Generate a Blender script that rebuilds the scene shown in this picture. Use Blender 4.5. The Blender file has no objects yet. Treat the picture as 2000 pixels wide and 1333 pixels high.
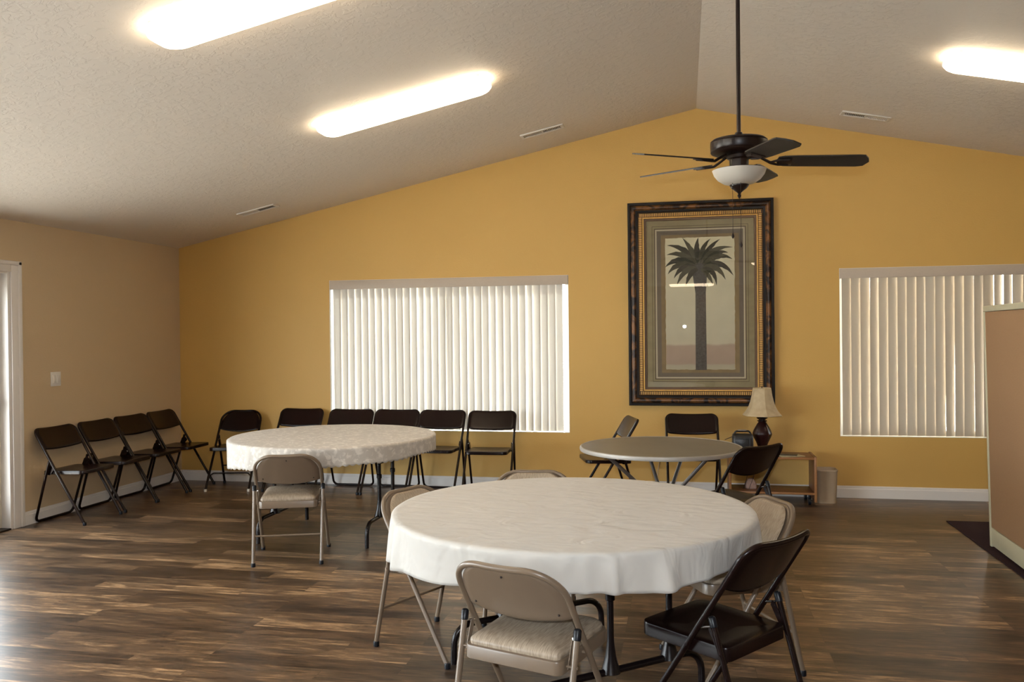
import bpy, bmesh, math, random
from mathutils import Vector, Matrix
PI = math.pi
random.seed(7)
SC = bpy.context.scene
COL = SC.collection

# ---------------------------------------------------------------- room numbers (metres; camera stands at x=0, y=0)
XL, XR, YB, YF = -5.204, 5.46, 8.053, -9.6
XM, HM, HW = 0.127, 3.5745, 2.44          # ridge x, ridge height, side wall height
SL = (HM - HW) / (XM - XL)
def ceil_z(x): return HM - SL * abs(x - XM)

# ---------------------------------------------------------------- materials
def new_mat(name):
    m = bpy.data.materials.new(name); m.use_nodes = True
    nt = m.node_tree; b = nt.nodes['Principled BSDF']
    return m, nt, b
def N(nt, t, **kw):
    n = nt.nodes.new(t)
    for k, v in kw.items():
        if k in n.inputs: n.inputs[k].default_value = v
        else: setattr(n, k, v)
    return n
def L(nt, a, b): nt.links.new(a, b)
def srgb(r, g, b):
    f = lambda c: (c/255/12.92) if c/255 <= 0.04045 else ((c/255+0.055)/1.055)**2.4
    return (f(r), f(g), f(b), 1)
def mat(name, col, rough=0.5, metal=0.0, noise=0.0, nscale=20, bump=0.0, bscale=60, coat=0.0, spec=0.5, stretch=(1, 1, 1)):
    m, nt, b = new_mat(name)
    b.inputs['Roughness'].default_value = rough
    b.inputs['Metallic'].default_value = metal
    b.inputs['Coat Weight'].default_value = coat
    b.inputs['Specular IOR Level'].default_value = spec
    tc = N(nt, 'ShaderNodeTexCoord'); mp = N(nt, 'ShaderNodeMapping'); mp.inputs['Scale'].default_value = stretch
    L(nt, tc.outputs['Object'], mp.inputs['Vector'])
    nz = N(nt, 'ShaderNodeTexNoise'); nz.inputs['Scale'].default_value = nscale; nz.inputs['Detail'].default_value = 4
    L(nt, mp.outputs['Vector'], nz.inputs['Vector'])
    mx = N(nt, 'ShaderNodeMix', data_type='RGBA')
    mx.inputs['A'].default_value = tuple(c*(1-noise) for c in col[:3])+(1,)
    mx.inputs['B'].default_value = tuple(min(1, c*(1+noise)) for c in col[:3])+(1,)
    L(nt, nz.outputs['Fac'], mx.inputs['Factor']); L(nt, mx.outputs['Result'], b.inputs['Base Color'])
    if bump:
        n2 = N(nt, 'ShaderNodeTexNoise'); n2.inputs['Scale'].default_value = bscale; n2.inputs['Detail'].default_value = 5
        L(nt, mp.outputs['Vector'], n2.inputs['Vector'])
        bp = N(nt, 'ShaderNodeBump'); bp.inputs['Strength'].default_value = bump; bp.inputs['Distance'].default_value = 0.01
        L(nt, n2.outputs['Fac'], bp.inputs['Height']); L(nt, bp.outputs['Normal'], b.inputs['Normal'])
    return m

M = {}
M['yellow'] = mat('yellow_wall_paint', (0.59, 0.362, 0.098, 1), 0.55, noise=0.03, nscale=1.5, bump=0.12, bscale=90)
M['tan'] = mat('tan_wall_paint', (0.54, 0.405, 0.25, 1), 0.6, noise=0.03, nscale=1.5, bump=0.12, bscale=90)
M['trim'] = mat('white_trim_paint', (0.74, 0.70, 0.66, 1), 0.35, noise=0.02)
M['white'] = mat('white_plastic', (0.72, 0.68, 0.62, 1), 0.4)
M['brown_metal'] = mat('dark_brown_enamel', (0.0090, 0.0036, 0.0030, 1), 0.24, noise=0.15, spec=0.22)
M['beige_metal'] = mat('beige_enamel', (0.165, 0.118, 0.079, 1), 0.32, noise=0.05, coat=0.15)
M['rubber'] = mat('black_rubber', (0.006, 0.007, 0.010, 1), 0.35, noise=0.2, spec=0.25)
M['white_rubber'] = mat('white_rubber', (0.62, 0.58, 0.50, 1), 0.5, noise=0.2)
M['chrome'] = mat('chromed_steel', (0.6, 0.6, 0.6, 1), 0.2, metal=1)
M['black_metal'] = mat('black_tube_enamel', (0.008, 0.005, 0.005, 1), 0.25, noise=0.2, spec=0.3)
M['grey_top'] = mat('grey_painted_tabletop', (0.185, 0.160, 0.120, 1), 0.5, noise=0.15, spec=0.35, nscale=5)
M['alu'] = mat('aluminium_edge', (0.40, 0.37, 0.33, 1), 0.5, metal=0.35, noise=0.1)
M['greytube'] = mat('grey_tube', (0.22, 0.20, 0.185, 1), 0.3, metal=0.7, noise=0.1)
M['red'] = mat('red_plastic_clip', (0.45, 0.05, 0.02, 1), 0.4)
M['bronze'] = mat('oil_rubbed_bronze', (0.013, 0.006, 0.004, 1), 0.35, metal=0.1, noise=0.3, spec=0.35)
M['blade'] = mat('dark_fan_blade', (0.011, 0.0075, 0.0055, 1), 0.55, noise=0.3, nscale=8, stretch=(8, 1, 1))
M['maroon'] = mat('maroon_glazed_lamp', (0.016, 0.0035, 0.0035, 1), 0.3, noise=0.3, spec=0.3)
M['bin'] = mat('beige_bin_plastic', (0.44, 0.335, 0.225, 1), 0.45, noise=0.05)
M['cart_edge'] = mat('orange_wood_edge', (0.30, 0.135, 0.048, 1), 0.4, noise=0.25, nscale=6, stretch=(3, 3, 30))
M['cart'] = mat('brown_wood_veneer', (0.145, 0.060, 0.026, 1), 0.4, noise=0.4, nscale=4, stretch=(2, 20, 20))
M['bag'] = mat('black_vinyl', (0.012, 0.013, 0.016, 1), 0.35, noise=0.3, bump=0.1)
M['paper'] = mat('magazine_paper', (0.40, 0.36, 0.24, 1), 0.5, noise=0.5, nscale=25)
M['pouch'] = mat('grey_printed_cloth', (0.33, 0.28, 0.24, 1), 0.8, noise=0.6, nscale=60)
M['pink'] = mat('pinkish_cloth', (0.30, 0.20, 0.17, 1), 0.8, noise=0.5, nscale=40)
M['cork'] = mat('tan_partition_fabric', (0.36, 0.215, 0.115, 1), 0.9, noise=0.12, nscale=220, bump=0.3, bscale=400, spec=0.2)
M['cream'] = mat('cream_partition_trim', (0.56, 0.52, 0.36, 1), 0.45, noise=0.04)
M['rug'] = mat('dark_plum_rug', (0.028, 0.015, 0.019, 1), 0.95, noise=0.4, nscale=150, bump=0.4, bscale=300, spec=0.1)
M['valance'] = mat('beige_valance', (0.50, 0.42, 0.34, 1), 0.55, noise=0.05, nscale=60)
M['concrete'] = mat('pale_concrete', (0.55, 0.54, 0.52, 1), 0.9, noise=0.1)
M['stucco'] = mat('outside_stucco', (0.5, 0.45, 0.38, 1), 0.9, noise=0.1)
M['vinyl'] = mat('white_vinyl_frame', (0.8, 0.8, 0.78, 1), 0.4)
M['black'] = mat('duct_shade_paint', (0.03, 0.028, 0.024, 1), 0.8)
M['doorpaint'] = mat('cream_door_paint', (0.62, 0.56, 0.46, 1), 0.4, noise=0.03)
M['cord'] = mat('pale_cord', (0.55, 0.5, 0.42, 1), 0.5)

# ceiling: cream paint with knock-down texture
def ceiling_mat():
    m, nt, b = new_mat('knockdown_ceiling')
    b.inputs['Base Color'].default_value = (0.72, 0.645, 0.56, 1); b.inputs['Roughness'].default_value = 0.62
    b.inputs['Specular IOR Level'].default_value = 0.35
    tc = N(nt, 'ShaderNodeTexCoord')
    n1 = N(nt, 'ShaderNodeTexNoise'); n1.inputs['Scale'].default_value = 19; n1.inputs['Detail'].default_value = 7; n1.inputs['Roughness'].default_value = 0.62; n1.inputs['Distortion'].default_value = 0.6
    L(nt, tc.outputs['Object'], n1.inputs['Vector'])
    r = N(nt, 'ShaderNodeValToRGB'); r.color_ramp.elements[0].position = 0.50; r.color_ramp.elements[1].position = 0.56
    L(nt, n1.outputs['Fac'], r.inputs['Fac'])
    bp = N(nt, 'ShaderNodeBump'); bp.inputs['Strength'].default_value = 0.4; bp.inputs['Distance'].default_value = 0.0032
    L(nt, r.outputs['Color'], bp.inputs['Height']); L(nt, bp.outputs['Normal'], b.inputs['Normal'])
    return m
M['ceiling'] = ceiling_mat()


# floor: rustic laminate planks running along X
def floor_mat():
    m, nt, b = new_mat('rustic_laminate_planks')
    tc = N(nt, 'ShaderNodeTexCoord')
    def brick(w, h, off, seedv):
        mp = N(nt, 'ShaderNodeMapping'); mp.inputs['Location'].default_value = (seedv, seedv*0.37, 0)
        L(nt, tc.outputs['Object'], mp.inputs['Vector'])
        br = N(nt, 'ShaderNodeTexBrick'); br.offset = off; br.offset_frequency = 3; br.squash = 1
        br.inputs['Scale'].default_value = 1; br.inputs['Brick Width'].default_value = w; br.inputs['Row Height'].default_value = h
        br.inputs['Mortar Size'].default_value = 0.0012; br.inputs['Mortar Smooth'].default_value = 0.3
        br.inputs['Color1'].default_value = (0, 0, 0, 1); br.inputs['Color2'].default_value = (1, 1, 1, 1); br.inputs['Mortar'].default_value = (0.5, 0.5, 0.5, 1)
        L(nt, mp.outputs['Vector'], br.inputs['Vector']); return br
    b1 = brick(0.95, 0.118, 0.37, 0.3)
    # offset noise by plank so that streaks break at plank edges
    comb = N(nt, 'ShaderNodeVectorMath', operation='MULTIPLY_ADD')
    comb.inputs[1].default_value = (37, 19, 11); L(nt, b1.outputs['Color'], comb.inputs[0]); L(nt, tc.outputs['Object'], comb.inputs[2])
    def streak(sx, sy, scale, detail, dist=0.0, rough=0.6):
        mp = N(nt, 'ShaderNodeMapping'); mp.inputs['Scale'].default_value = (sx, sy, 1); L(nt, comb.outputs[0], mp.inputs['Vector'])
        nz = N(nt, 'ShaderNodeTexNoise'); nz.inputs['Scale'].default_value = scale; nz.inputs['Detail'].default_value = detail; nz.inputs['Distortion'].default_value = dist; nz.inputs['Roughness'].default_value = rough
        L(nt, mp.outputs['Vector'], nz.inputs['Vector']); return nz
    s1 = streak(1.9, 11, 1.7, 6, 0.9, 0.65)
    s2 = streak(3.0, 42, 2.4, 8, 0.5, 0.75)
    s3 = streak(1.3, 7, 2.4, 5, 1.4)
    add = N(nt, 'ShaderNodeMath', operation='MULTIPLY_ADD'); add.inputs[1].default_value = 0.35
    L(nt, b1.outputs['Color'], add.inputs[0])
    sc = N(nt, 'ShaderNodeMath', operation='MULTIPLY'); sc.inputs[1].default_value = 1.15; L(nt, s1.outputs['Fac'], sc.inputs[0]); L(nt, sc.outputs[0], add.inputs[2])
    a2 = N(nt, 'ShaderNodeMath', operation='MULTIPLY_ADD'); a2.inputs[1].default_value = 0.85; L(nt, s2.outputs['Fac'], a2.inputs[0]); L(nt, add.outputs[0], a2.inputs[2])
    a3 = N(nt, 'ShaderNodeMath', operation='SUBTRACT'); a3.inputs[1].default_value = 0.665; L(nt, a2.outputs[0], a3.inputs[0])
    r = N(nt, 'ShaderNodeValToRGB'); cr = r.color_ramp
    cr.elements[0].position = 0.22; cr.elements[0].color = (0.018, 0.011, 0.007, 1)
    cr.elements[1].position = 0.80; cr.elements[1].color = (0.42, 0.262, 0.142, 1)
    for p, c in ((0.38, (0.050, 0.030, 0.018)), (0.52, (0.098, 0.059, 0.034)), (0.68, (0.180, 0.108, 0.059))):
        e = cr.elements.new(p); e.color = c + (1,)
    L(nt, a3.outputs[0], r.inputs['Fac'])
    # greyer zones
    gr = N(nt, 'ShaderNodeValToRGB'); gr.color_ramp.elements[0].position = 0.46; gr.color_ramp.elements[1].position = 0.66
    L(nt, s3.outputs['Fac'], gr.inputs['Fac'])
    gm = N(nt, 'ShaderNodeMath', operation='MULTIPLY'); gm.inputs[1].default_value = 0.45; L(nt, gr.outputs['Color'], gm.inputs[0])
    hs = N(nt, 'ShaderNodeMix', data_type='RGBA'); hs.inputs['B'].default_value = (0.052, 0.042, 0.035, 1)
    L(nt, gm.outputs[0], hs.inputs['Factor']); L(nt, r.outputs['Color'], hs.inputs['A'])
    mo = N(nt, 'ShaderNodeMix', data_type='RGBA'); mo.inputs['B'].default_value = (0.035, 0.022, 0.015, 1)
    mf = N(nt, 'ShaderNodeMath', operation='MULTIPLY'); mf.inputs[1].default_value = 0.6; L(nt, b1.outputs['Fac'], mf.inputs[0])
    L(nt, mf.outputs[0], mo.inputs['Factor']); L(nt, hs.outputs['Result'], mo.inputs['A'])
    L(nt, mo.outputs['Result'], b.inputs['Base Color'])
    b.inputs['Roughness'].default_value = 0.30; b.inputs['Specular IOR Level'].default_value = 0.36
    bp = N(nt, 'ShaderNodeBump'); bp.inputs['Strength'].default_value = 0.18; bp.inputs['Distance'].default_value = 0.002
    L(nt, s2.outputs['Fac'], bp.inputs['Height']); L(nt, bp.outputs['Normal'], b.inputs['Normal'])
    return m
M['floor'] = floor_mat()

def seatfab():
    m, nt, b = new_mat('beige_striated_vinyl')
    tc = N(nt, 'ShaderNodeTexCoord'); mp = N(nt, 'ShaderNodeMapping'); mp.inputs['Scale'].default_value = (260, 22, 40)
    L(nt, tc.outputs['Object'], mp.inputs['Vector'])
    nz = N(nt, 'ShaderNodeTexNoise'); nz.inputs['Scale'].default_value = 1; nz.inputs['Detail'].default_value = 3
    L(nt, mp.outputs['Vector'], nz.inputs['Vector'])
    r = N(nt, 'ShaderNodeValToRGB'); r.color_ramp.elements[0].position = 0.3; r.color_ramp.elements[1].position = 0.62
    r.color_ramp.elements[0].color = (0.22, 0.165, 0.115, 1); r.color_ramp.elements[1].color = (0.38, 0.305, 0.225, 1)
    L(nt, nz.outputs['Fac'], r.inputs['Fac']); L(nt, r.outputs['Color'], b.inputs['Base Color'])
    b.inputs['Roughness'].default_value = 0.42
    bp = N(nt, 'ShaderNodeBump'); bp.inputs['Strength'].default_value = 0.2; bp.inputs['Distance'].default_value = 0.002
    L(nt, nz.outputs['Fac'], bp.inputs['Height']); L(nt, bp.outputs['Normal'], b.inputs['Normal'])
    return m
M['pad'] = seatfab()

def cloth_mat(name, lace):
    m, nt, b = new_mat(name)
    b.inputs['Roughness'].default_value = 0.62; b.inputs['Sheen Weight'].default_value = 0.15
    tc = N(nt, 'ShaderNodeTexCoord')
    if not lace:
        b.inputs['Base Color'].default_value = (0.53, 0.50, 0.455, 1)
        mp = N(nt, 'ShaderNodeMapping'); mp.inputs['Scale'].default_value = (1, 2.3, 1); mp.inputs['Rotation'].default_value = (0, 0, 0.5)
        L(nt, tc.outputs['Object'], mp.inputs['Vector'])
        nz = N(nt, 'ShaderNodeTexNoise'); nz.inputs['Scale'].default_value = 5; nz.inputs['Detail'].default_value = 2; nz.inputs['Distortion'].default_value = 1.2
        L(nt, mp.outputs['Vector'], nz.inputs['Vector'])
        bp = N(nt, 'ShaderNodeBump'); bp.inputs['Strength'].default_value = 0.6; bp.inputs['Distance'].default_value = 0.02
        L(nt, nz.outputs['Fac'], bp.inputs['Height']); L(nt, bp.outputs['Normal'], b.inputs['Normal'])
    else:
        v = N(nt, 'ShaderNodeTexVoronoi'); v.inputs['Scale'].default_value = 22; v.feature = 'SMOOTH_F1'
        nz = N(nt, 'ShaderNodeTexNoise'); nz.inputs['Scale'].default_value = 17; nz.inputs['Detail'].default_value = 4; nz.inputs['Distortion'].default_value = 2.5
        L(nt, tc.outputs['Object'], nz.inputs['Vector']); L(nt, tc.outputs['Object'], v.inputs['Vector'])
        ad = N(nt, 'ShaderNodeMath', operation='MULTIPLY_ADD'); ad.inputs[1].default_value = 0.5
        L(nt, v.outputs['Distance'], ad.inputs[0]); L(nt, nz.outputs['Fac'], ad.inputs[2])
        r = N(nt, 'ShaderNodeValToRGB'); r.color_ramp.elements[0].position = 0.52; r.color_ramp.elements[1].position = 0.72
        r.color_ramp.elements[0].color = (0.80, 0.745, 0.67, 1); r.color_ramp.elements[1].color = (0.56, 0.51, 0.45, 1)
        L(nt, ad.outputs[0], r.inputs['Fac']); L(nt, r.outputs['Color'], b.inputs['Base Color'])
        bp = N(nt, 'ShaderNodeBump'); bp.inputs['Strength'].default_value = 0.5; bp.inputs['Distance'].default_value = 0.004
        L(nt, ad.outputs[0], bp.inputs['Height']); L(nt, bp.outputs['Normal'], b.inputs['Normal'])
        tr = N(nt, 'ShaderNodeBsdfTranslucent'); tr.inputs['Color'].default_value = (0.6, 0.56, 0.5, 1)
        mx = N(nt, 'ShaderNodeMixShader'); mx.inputs[0].default_value = 0.12
        L(nt, b.outputs[0], mx.inputs[1]); L(nt, tr.outputs[0], mx.inputs[2]); L(nt, mx.outputs[0], nt.nodes['Material Output'].inputs['Surface'])
    return m
M['cloth'] = cloth_mat('cream_satin_cloth', False)
M['lace'] = cloth_mat('white_lace_cloth', True)

def slat_mat(name, col, trans, tcol):
    m, nt, b = new_mat(name)
    b.inputs['Base Color'].default_value = col; b.inputs['Roughness'].default_value = 0.5
    tr = N(nt, 'ShaderNodeBsdfTranslucent'); tr.inputs['Color'].default_value = tcol
    tc = N(nt, 'ShaderNodeTexCoord'); mp = N(nt, 'ShaderNodeMapping'); mp.inputs['Scale'].default_value = (300, 300, 4); L(nt, tc.outputs['Object'], mp.inputs['Vector'])
    nz = N(nt, 'ShaderNodeTexNoise'); nz.inputs['Scale'].default_value = 1; L(nt, mp.outputs['Vector'], nz.inputs['Vector'])
    mr = N(nt, 'ShaderNodeMapRange'); mr.inputs['To Min'].default_value = trans*0.92; mr.inputs['To Max'].default_value = trans*1.08; L(nt, nz.outputs['Fac'], mr.inputs['Value'])
    mx = N(nt, 'ShaderNodeMixShader')
    L(nt, mr.outputs[0], mx.inputs[0]); L(nt, b.outputs[0], mx.inputs[1]); L(nt, tr.outputs[0], mx.inputs[2]); L(nt, mx.outputs[0], nt.nodes['Material Output'].inputs['Surface'])
    return m
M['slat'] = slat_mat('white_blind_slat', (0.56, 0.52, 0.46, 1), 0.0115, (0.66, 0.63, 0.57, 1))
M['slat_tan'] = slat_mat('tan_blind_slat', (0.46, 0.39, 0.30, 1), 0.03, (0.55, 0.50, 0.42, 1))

def glass_mat(name, refl=0.06, tint=(0.95, 0.97, 0.96, 1), rough=0.0):
    m, nt, b = new_mat(name); nt.nodes.remove(b)
    t = N(nt, 'ShaderNodeBsdfTransparent'); t.inputs[0].default_value = tint
    g = N(nt, 'ShaderNodeBsdfGlossy'); g.inputs['Roughness'].default_value = rough
    fr = N(nt, 'ShaderNodeFresnel'); fr.inputs[0].default_value = 1.5
    mu = N(nt, 'ShaderNodeMath', operation='MULTIPLY'); mu.inputs[1].default_value = refl/0.04; L(nt, fr.outputs[0], mu.inputs[0])
    ge = N(nt, 'ShaderNodeNewGeometry'); nb = N(nt, 'ShaderNodeMath', operation='SUBTRACT'); nb.inputs[0].default_value = 1; L(nt, ge.outputs['Backfacing'], nb.inputs[1])
    m2 = N(nt, 'ShaderNodeMath', operation='MULTIPLY'); L(nt, mu.outputs[0], m2.inputs[0]); L(nt, nb.outputs[0], m2.inputs[1]); mu = m2
    mx = N(nt, 'ShaderNodeMixShader'); L(nt, mu.outputs[0], mx.inputs[0]); L(nt, t.outputs[0], mx.inputs[1]); L(nt, g.outputs[0], mx.inputs[2])
    L(nt, mx.outputs[0], nt.nodes['Material Output'].inputs['Surface']); return m
M['glass'] = glass_mat('window_glass')
M['picglass'] = glass_mat('picture_glass', 0.075, (1, 1, 1, 1))

def emis(name, col, s):
    m, nt, b = new_mat(name)
    b.inputs['Base Color'].default_value = (0.8, 0.8, 0.78, 1)
    b.inputs['Emission Color'].default_value = col; b.inputs['Emission Strength'].default_value = s
    return m
M['tube_light'] = emis('lit_acrylic_diffuser', (1.0, 0.82, 0.57, 1), 12.5)
M['bowl'] = mat('frosted_glass_bowl', (0.60, 0.55, 0.47, 1), 0.35, noise=0.06, nscale=8)
def shade_mat():
    m, nt, b = new_mat('parchment_lamp_shade')
    tc = N(nt, 'ShaderNodeTexCoord')
    nz = N(nt, 'ShaderNodeTexNoise'); nz.inputs['Scale'].default_value = 26; nz.inputs['Detail'].default_value = 5
    L(nt, tc.outputs['Object'], nz.inputs['Vector'])
    r = N(nt, 'ShaderNodeValToRGB'); r.color_ramp.elements[0].color = (0.36, 0.27, 0.15, 1); r.color_ramp.elements[1].color = (0.54, 0.43, 0.27, 1)
    L(nt, nz.outputs['Fac'], r.inputs['Fac']); L(nt, r.outputs['Color'], b.inputs['Base Color']); b.inputs['Roughness'].default_value = 0.7
    return m
M['shade'] = shade_mat()
def frame_mat():
    m, nt, b = new_mat('tortoise_bronze_moulding')
    tc = N(nt, 'ShaderNodeTexCoord')
    nz = N(nt, 'ShaderNodeTexNoise'); nz.inputs['Scale'].default_value = 9; nz.inputs['Detail'].default_value = 6; nz.inputs['Distortion'].default_value = 1.5
    L(nt, tc.outputs['Object'], nz.inputs['Vector'])
    r = N(nt, 'ShaderNodeValToRGB'); r.color_ramp.elements[0].position = 0.42; r.color_ramp.elements[1].position = 0.62
    r.color_ramp.elements[0].color = (0.014, 0.008, 0.005, 1); r.color_ramp.elements[1].color = (0.17, 0.070, 0.020, 1)
    L(nt, nz.outputs['Fac'], r.inputs['Fac']); L(nt, r.outputs['Color'], b.inputs['Base Color'])
    b.inputs['Roughness'].default_value = 0.35; b.inputs['Metallic'].default_value = 0.2; b.inputs['Specular IOR Level'].default_value = 0.35
    return m
M['tortoise'] = frame_mat()
M['frame_black'] = mat('black_frame_edge', (0.010, 0.0075, 0.006, 1), 0.5, noise=0.2, spec=0.2)
M['gold'] = mat('antique_gold', (0.66, 0.38, 0.10, 1), 0.4, metal=0.55, noise=0.25, nscale=30)
M['darkgold'] = mat('dark_gold_groove', (0.10, 0.048, 0.014, 1), 0.5, noise=0.2)
M['mat'] = mat('sage_mat_board', (0.27, 0.225, 0.125, 1), 0.8, noise=0.3, nscale=6, stretch=(1, 1, 2))
M['matline'] = mat('brown_mat_line', (0.10, 0.07, 0.04, 1), 0.8)
M['matcream'] = mat('cream_mat_line', (0.50, 0.43, 0.30, 1), 0.8)
M['matgrey'] = mat('grey_mat_band', (0.155, 0.125, 0.095, 1), 0.8, noise=0.1)
M['matbrown'] = mat('olive_mat_band', (0.23, 0.165, 0.08, 1), 0.8, noise=0.3, nscale=10)
def print_mat():
    m, nt, b = new_mat('printed_paper')
    tc = N(nt, 'ShaderNodeTexCoord'); sx = N(nt, 'ShaderNodeSeparateXYZ'); L(nt, tc.outputs['Object'], sx.inputs[0])
    mr = N(nt, 'ShaderNodeMapRange'); mr.inputs['From Min'].default_value = -0.62; mr.inputs['From Max'].default_value = 0.62; L(nt, sx.outputs['Z'], mr.inputs['Value'])
    r = N(nt, 'ShaderNodeValToRGB'); cr = r.color_ramp
    cr.elements[0].position = 0.0; cr.elements[0].color = (0.446, 0.395, 0.270, 1)
    cr.elements[1].position = 1.0; cr.elements[1].color = (0.726, 0.664, 0.435, 1)
    for p, c in ((0.04, (0.412, 0.356, 0.247)), (0.05, (0.380, 0.276, 0.203)), (0.185, (0.412, 0.300, 0.217)), (0.20, (0.561, 0.506, 0.352)), (0.5, (0.610, 0.561, 0.390)), (0.8, (0.693, 0.632, 0.427))):
        e = cr.elements.new(p); e.color = c + (1,)
    nz = N(nt, 'ShaderNodeTexNoise'); nz.inputs['Scale'].default_value = 7; nz.inputs['Detail'].default_value = 6; L(nt, tc.outputs['Object'], nz.inputs['Vector'])
    a = N(nt, 'ShaderNodeMath', operation='MULTIPLY_ADD'); a.inputs[1].default_value = 0.03; L(nt, nz.outputs['Fac'], a.inputs[0]); L(nt, mr.outputs[0], a.inputs[2])
    s = N(nt, 'ShaderNodeMath', operation='SUBTRACT'); s.inputs[1].default_value = 0.015; L(nt, a.outputs[0], s.inputs[0]); L(nt, s.outputs[0], r.inputs['Fac'])
    mx = N(nt, 'ShaderNodeMix', data_type='RGBA', blend_type='MULTIPLY'); mx.inputs['Factor'].default_value = 0.2
    L(nt, r.outputs['Color'], mx.inputs['A']); L(nt, nz.outputs['Fac'], mx.inputs['B'])
    mg = N(nt, 'ShaderNodeGamma'); mg.inputs[1].default_value = 0.9; L(nt, mx.outputs['Result'], mg.inputs[0])
    L(nt, mg.outputs[0], b.inputs['Base Color']); b.inputs['Roughness'].default_value = 0.8
    return m
M['print'] = print_mat()
M['frond'] = mat('printed_palm_frond', (0.050, 0.046, 0.030, 1), 0.8, noise=0.5, nscale=14)
M['frond2'] = mat('printed_palm_leaf', (0.085, 0.078, 0.048, 1), 0.8, noise=0.5, nscale=14)
M['trunk'] = mat('printed_palm_trunk', (0.075, 0.068, 0.060, 1), 0.7, noise=0.7, nscale=60)

# ---------------------------------------------------------------- mesh helpers
def bmnew(): return bmesh.new()
def rbox(bm, x0, x1, y0, y1, z0, z1, bev=0.0, seg=2, mtx=None):
    r = bmesh.ops.create_cube(bm, size=1.0)
    vs = r['verts']
    bmesh.ops.scale(bm, vec=(x1-x0, y1-y0, z1-z0), verts=vs)
    bmesh.ops.translate(bm, vec=((x0+x1)/2, (y0+y1)/2, (z0+z1)/2), verts=vs)
    if bev > 0:
        es = list({e for v in vs for e in v.link_edges})
        rr = bmesh.ops.bevel(bm, geom=es, offset=bev, segments=seg, affect='EDGES', profile=0.5)
        vs = list({v for f in rr['faces'] for v in f.verts} | {v for v in vs if v.is_valid})
    if mtx is not None: bmesh.ops.transform(bm, matrix=mtx, verts=vs)
    return vs
def fillet(pts, r, seg=6):
    """polyline with its inner corners rounded; r one radius or a list"""
    pts = [Vector(p) for p in pts]; out = [pts[0]]
    for i in range(1, len(pts)-1):
        rad = r[i-1] if isinstance(r, (list, tuple)) else r
        a, b, c = pts[i-1], pts[i], pts[i+1]
        d1 = (a-b).normalized(); d2 = (c-b).normalized()
        ang = d1.angle(d2)
        if rad <= 0 or ang > PI-0.02: out.append(b); continue
        t = min(rad/math.tan(ang/2), (a-b).length*0.49 if i > 1 else (a-b).length*0.98, (c-b).length*0.49 if i < len(pts)-2 else (c-b).length*0.98)
        rad2 = t*math.tan(ang/2)
        ctr = b + (d1+d2).normalized()*(rad2/math.sin(ang/2))
        p1 = b+d1*t; p2 = b+d2*t
        v1 = p1-ctr; v2 = p2-ctr; tot = v1.angle(v2); ax = v1.cross(v2).normalized()
        for k in range(seg+1):
            out.append(ctr + Matrix.Rotation(tot*k/seg, 3, ax) @ v1)
    out.append(pts[-1]); return out
def tube(bm, pts, r, n=10, caps=True, closed=False):
    pts = [Vector(p) for p in pts]; m = len(pts); rings = []
    tang = []
    for i in range(m):
        if closed: t = pts[(i+1) % m]-pts[i-1]
        else: t = pts[min(i+1, m-1)]-pts[max(i-1, 0)]
        tang.append(t.normalized())
    up = Vector((0, 0, 1)) if abs(tang[0].z) < 0.9 else Vector((1, 0, 0))
    nrm = tang[0].cross(up).normalized()
    for i in range(m):
        if i: 
            q = tang[i-1].rotation_difference(tang[i]); nrm = q @ nrm
        bn = tang[i].cross(nrm).normalized()
        rr = r[i] if isinstance(r, (list, tuple)) else r
        rings.append([bm.verts.new(pts[i]+(nrm*math.cos(a)+bn*math.sin(a))*rr) for a in [2*PI*k/n for k in range(n)]])
    for i in range(m if closed else m-1):
        A, B = rings[i], rings[(i+1) % m]
        for k in range(n): bm.faces.new((A[k], A[(k+1) % n], B[(k+1) % n], B[k]))
    if caps and not closed:
        bm.faces.new(rings[0][::-1]); bm.faces.new(rings[-1])
def lathe(bm, prof, n=28, c=(0, 0, 0), cap0=True, cap1=True, mod=None):
    rings = []
    for (r, z) in prof:
        ring = []
        for k in range(n):
            a = 2*PI*k/n; rr = r*(mod(a, z) if mod else 1)
            ring.append(bm.verts.new((c[0]+rr*math.cos(a), c[1]+rr*math.sin(a), c[2]+z)))
        rings.append(ring)
    for A, B in zip(rings, rings[1:]):
        for k in range(n): bm.faces.new((A[k], A[(k+1) % n], B[(k+1) % n], B[k]))
    if cap0: bm.faces.new(rings[0][::-1])
    if cap1: bm.faces.new(rings[-1])
def prism(bm, poly, fn):
    """poly list of 2D points, fn(p, k) -> 3D for side k in 0,1"""
    A = [bm.verts.new(fn(p, 0)) for p in poly]; B = [bm.verts.new(fn(p, 1)) for p in poly]
    n = len(poly)
    bm.faces.new(A[::-1]); bm.faces.new(B)
    for k in range(n): bm.faces.new((A[k], A[(k+1) % n], B[(k+1) % n], B[k]))
def rrect(w, h, r, seg=5):
    pts = []
    for cx, cy, a0 in ((w/2-r, h/2-r, 0), (-w/2+r, h/2-r, PI/2), (-w/2+r, -h/2+r, PI), (w/2-r, -h/2+r, 1.5*PI)):
        for k in range(seg+1):
            a = a0+PI/2*k/seg; pts.append((cx+r*math.cos(a), cy+r*math.sin(a)))
    return pts
def loft(bm, rings, cap0=True, cap1=True, closed=True):
    R_ = [[bm.verts.new(p) for p in ring] for ring in rings]
    n = len(R_[0])
    for A, B in zip(R_, R_[1:]):
        for k in range(n if closed else n-1): bm.faces.new((A[k], A[(k+1) % n], B[(k+1) % n], B[k]))
    if cap0: bm.faces.new(R_[0][::-1])
    if cap1: bm.faces.new(R_[-1])
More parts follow.
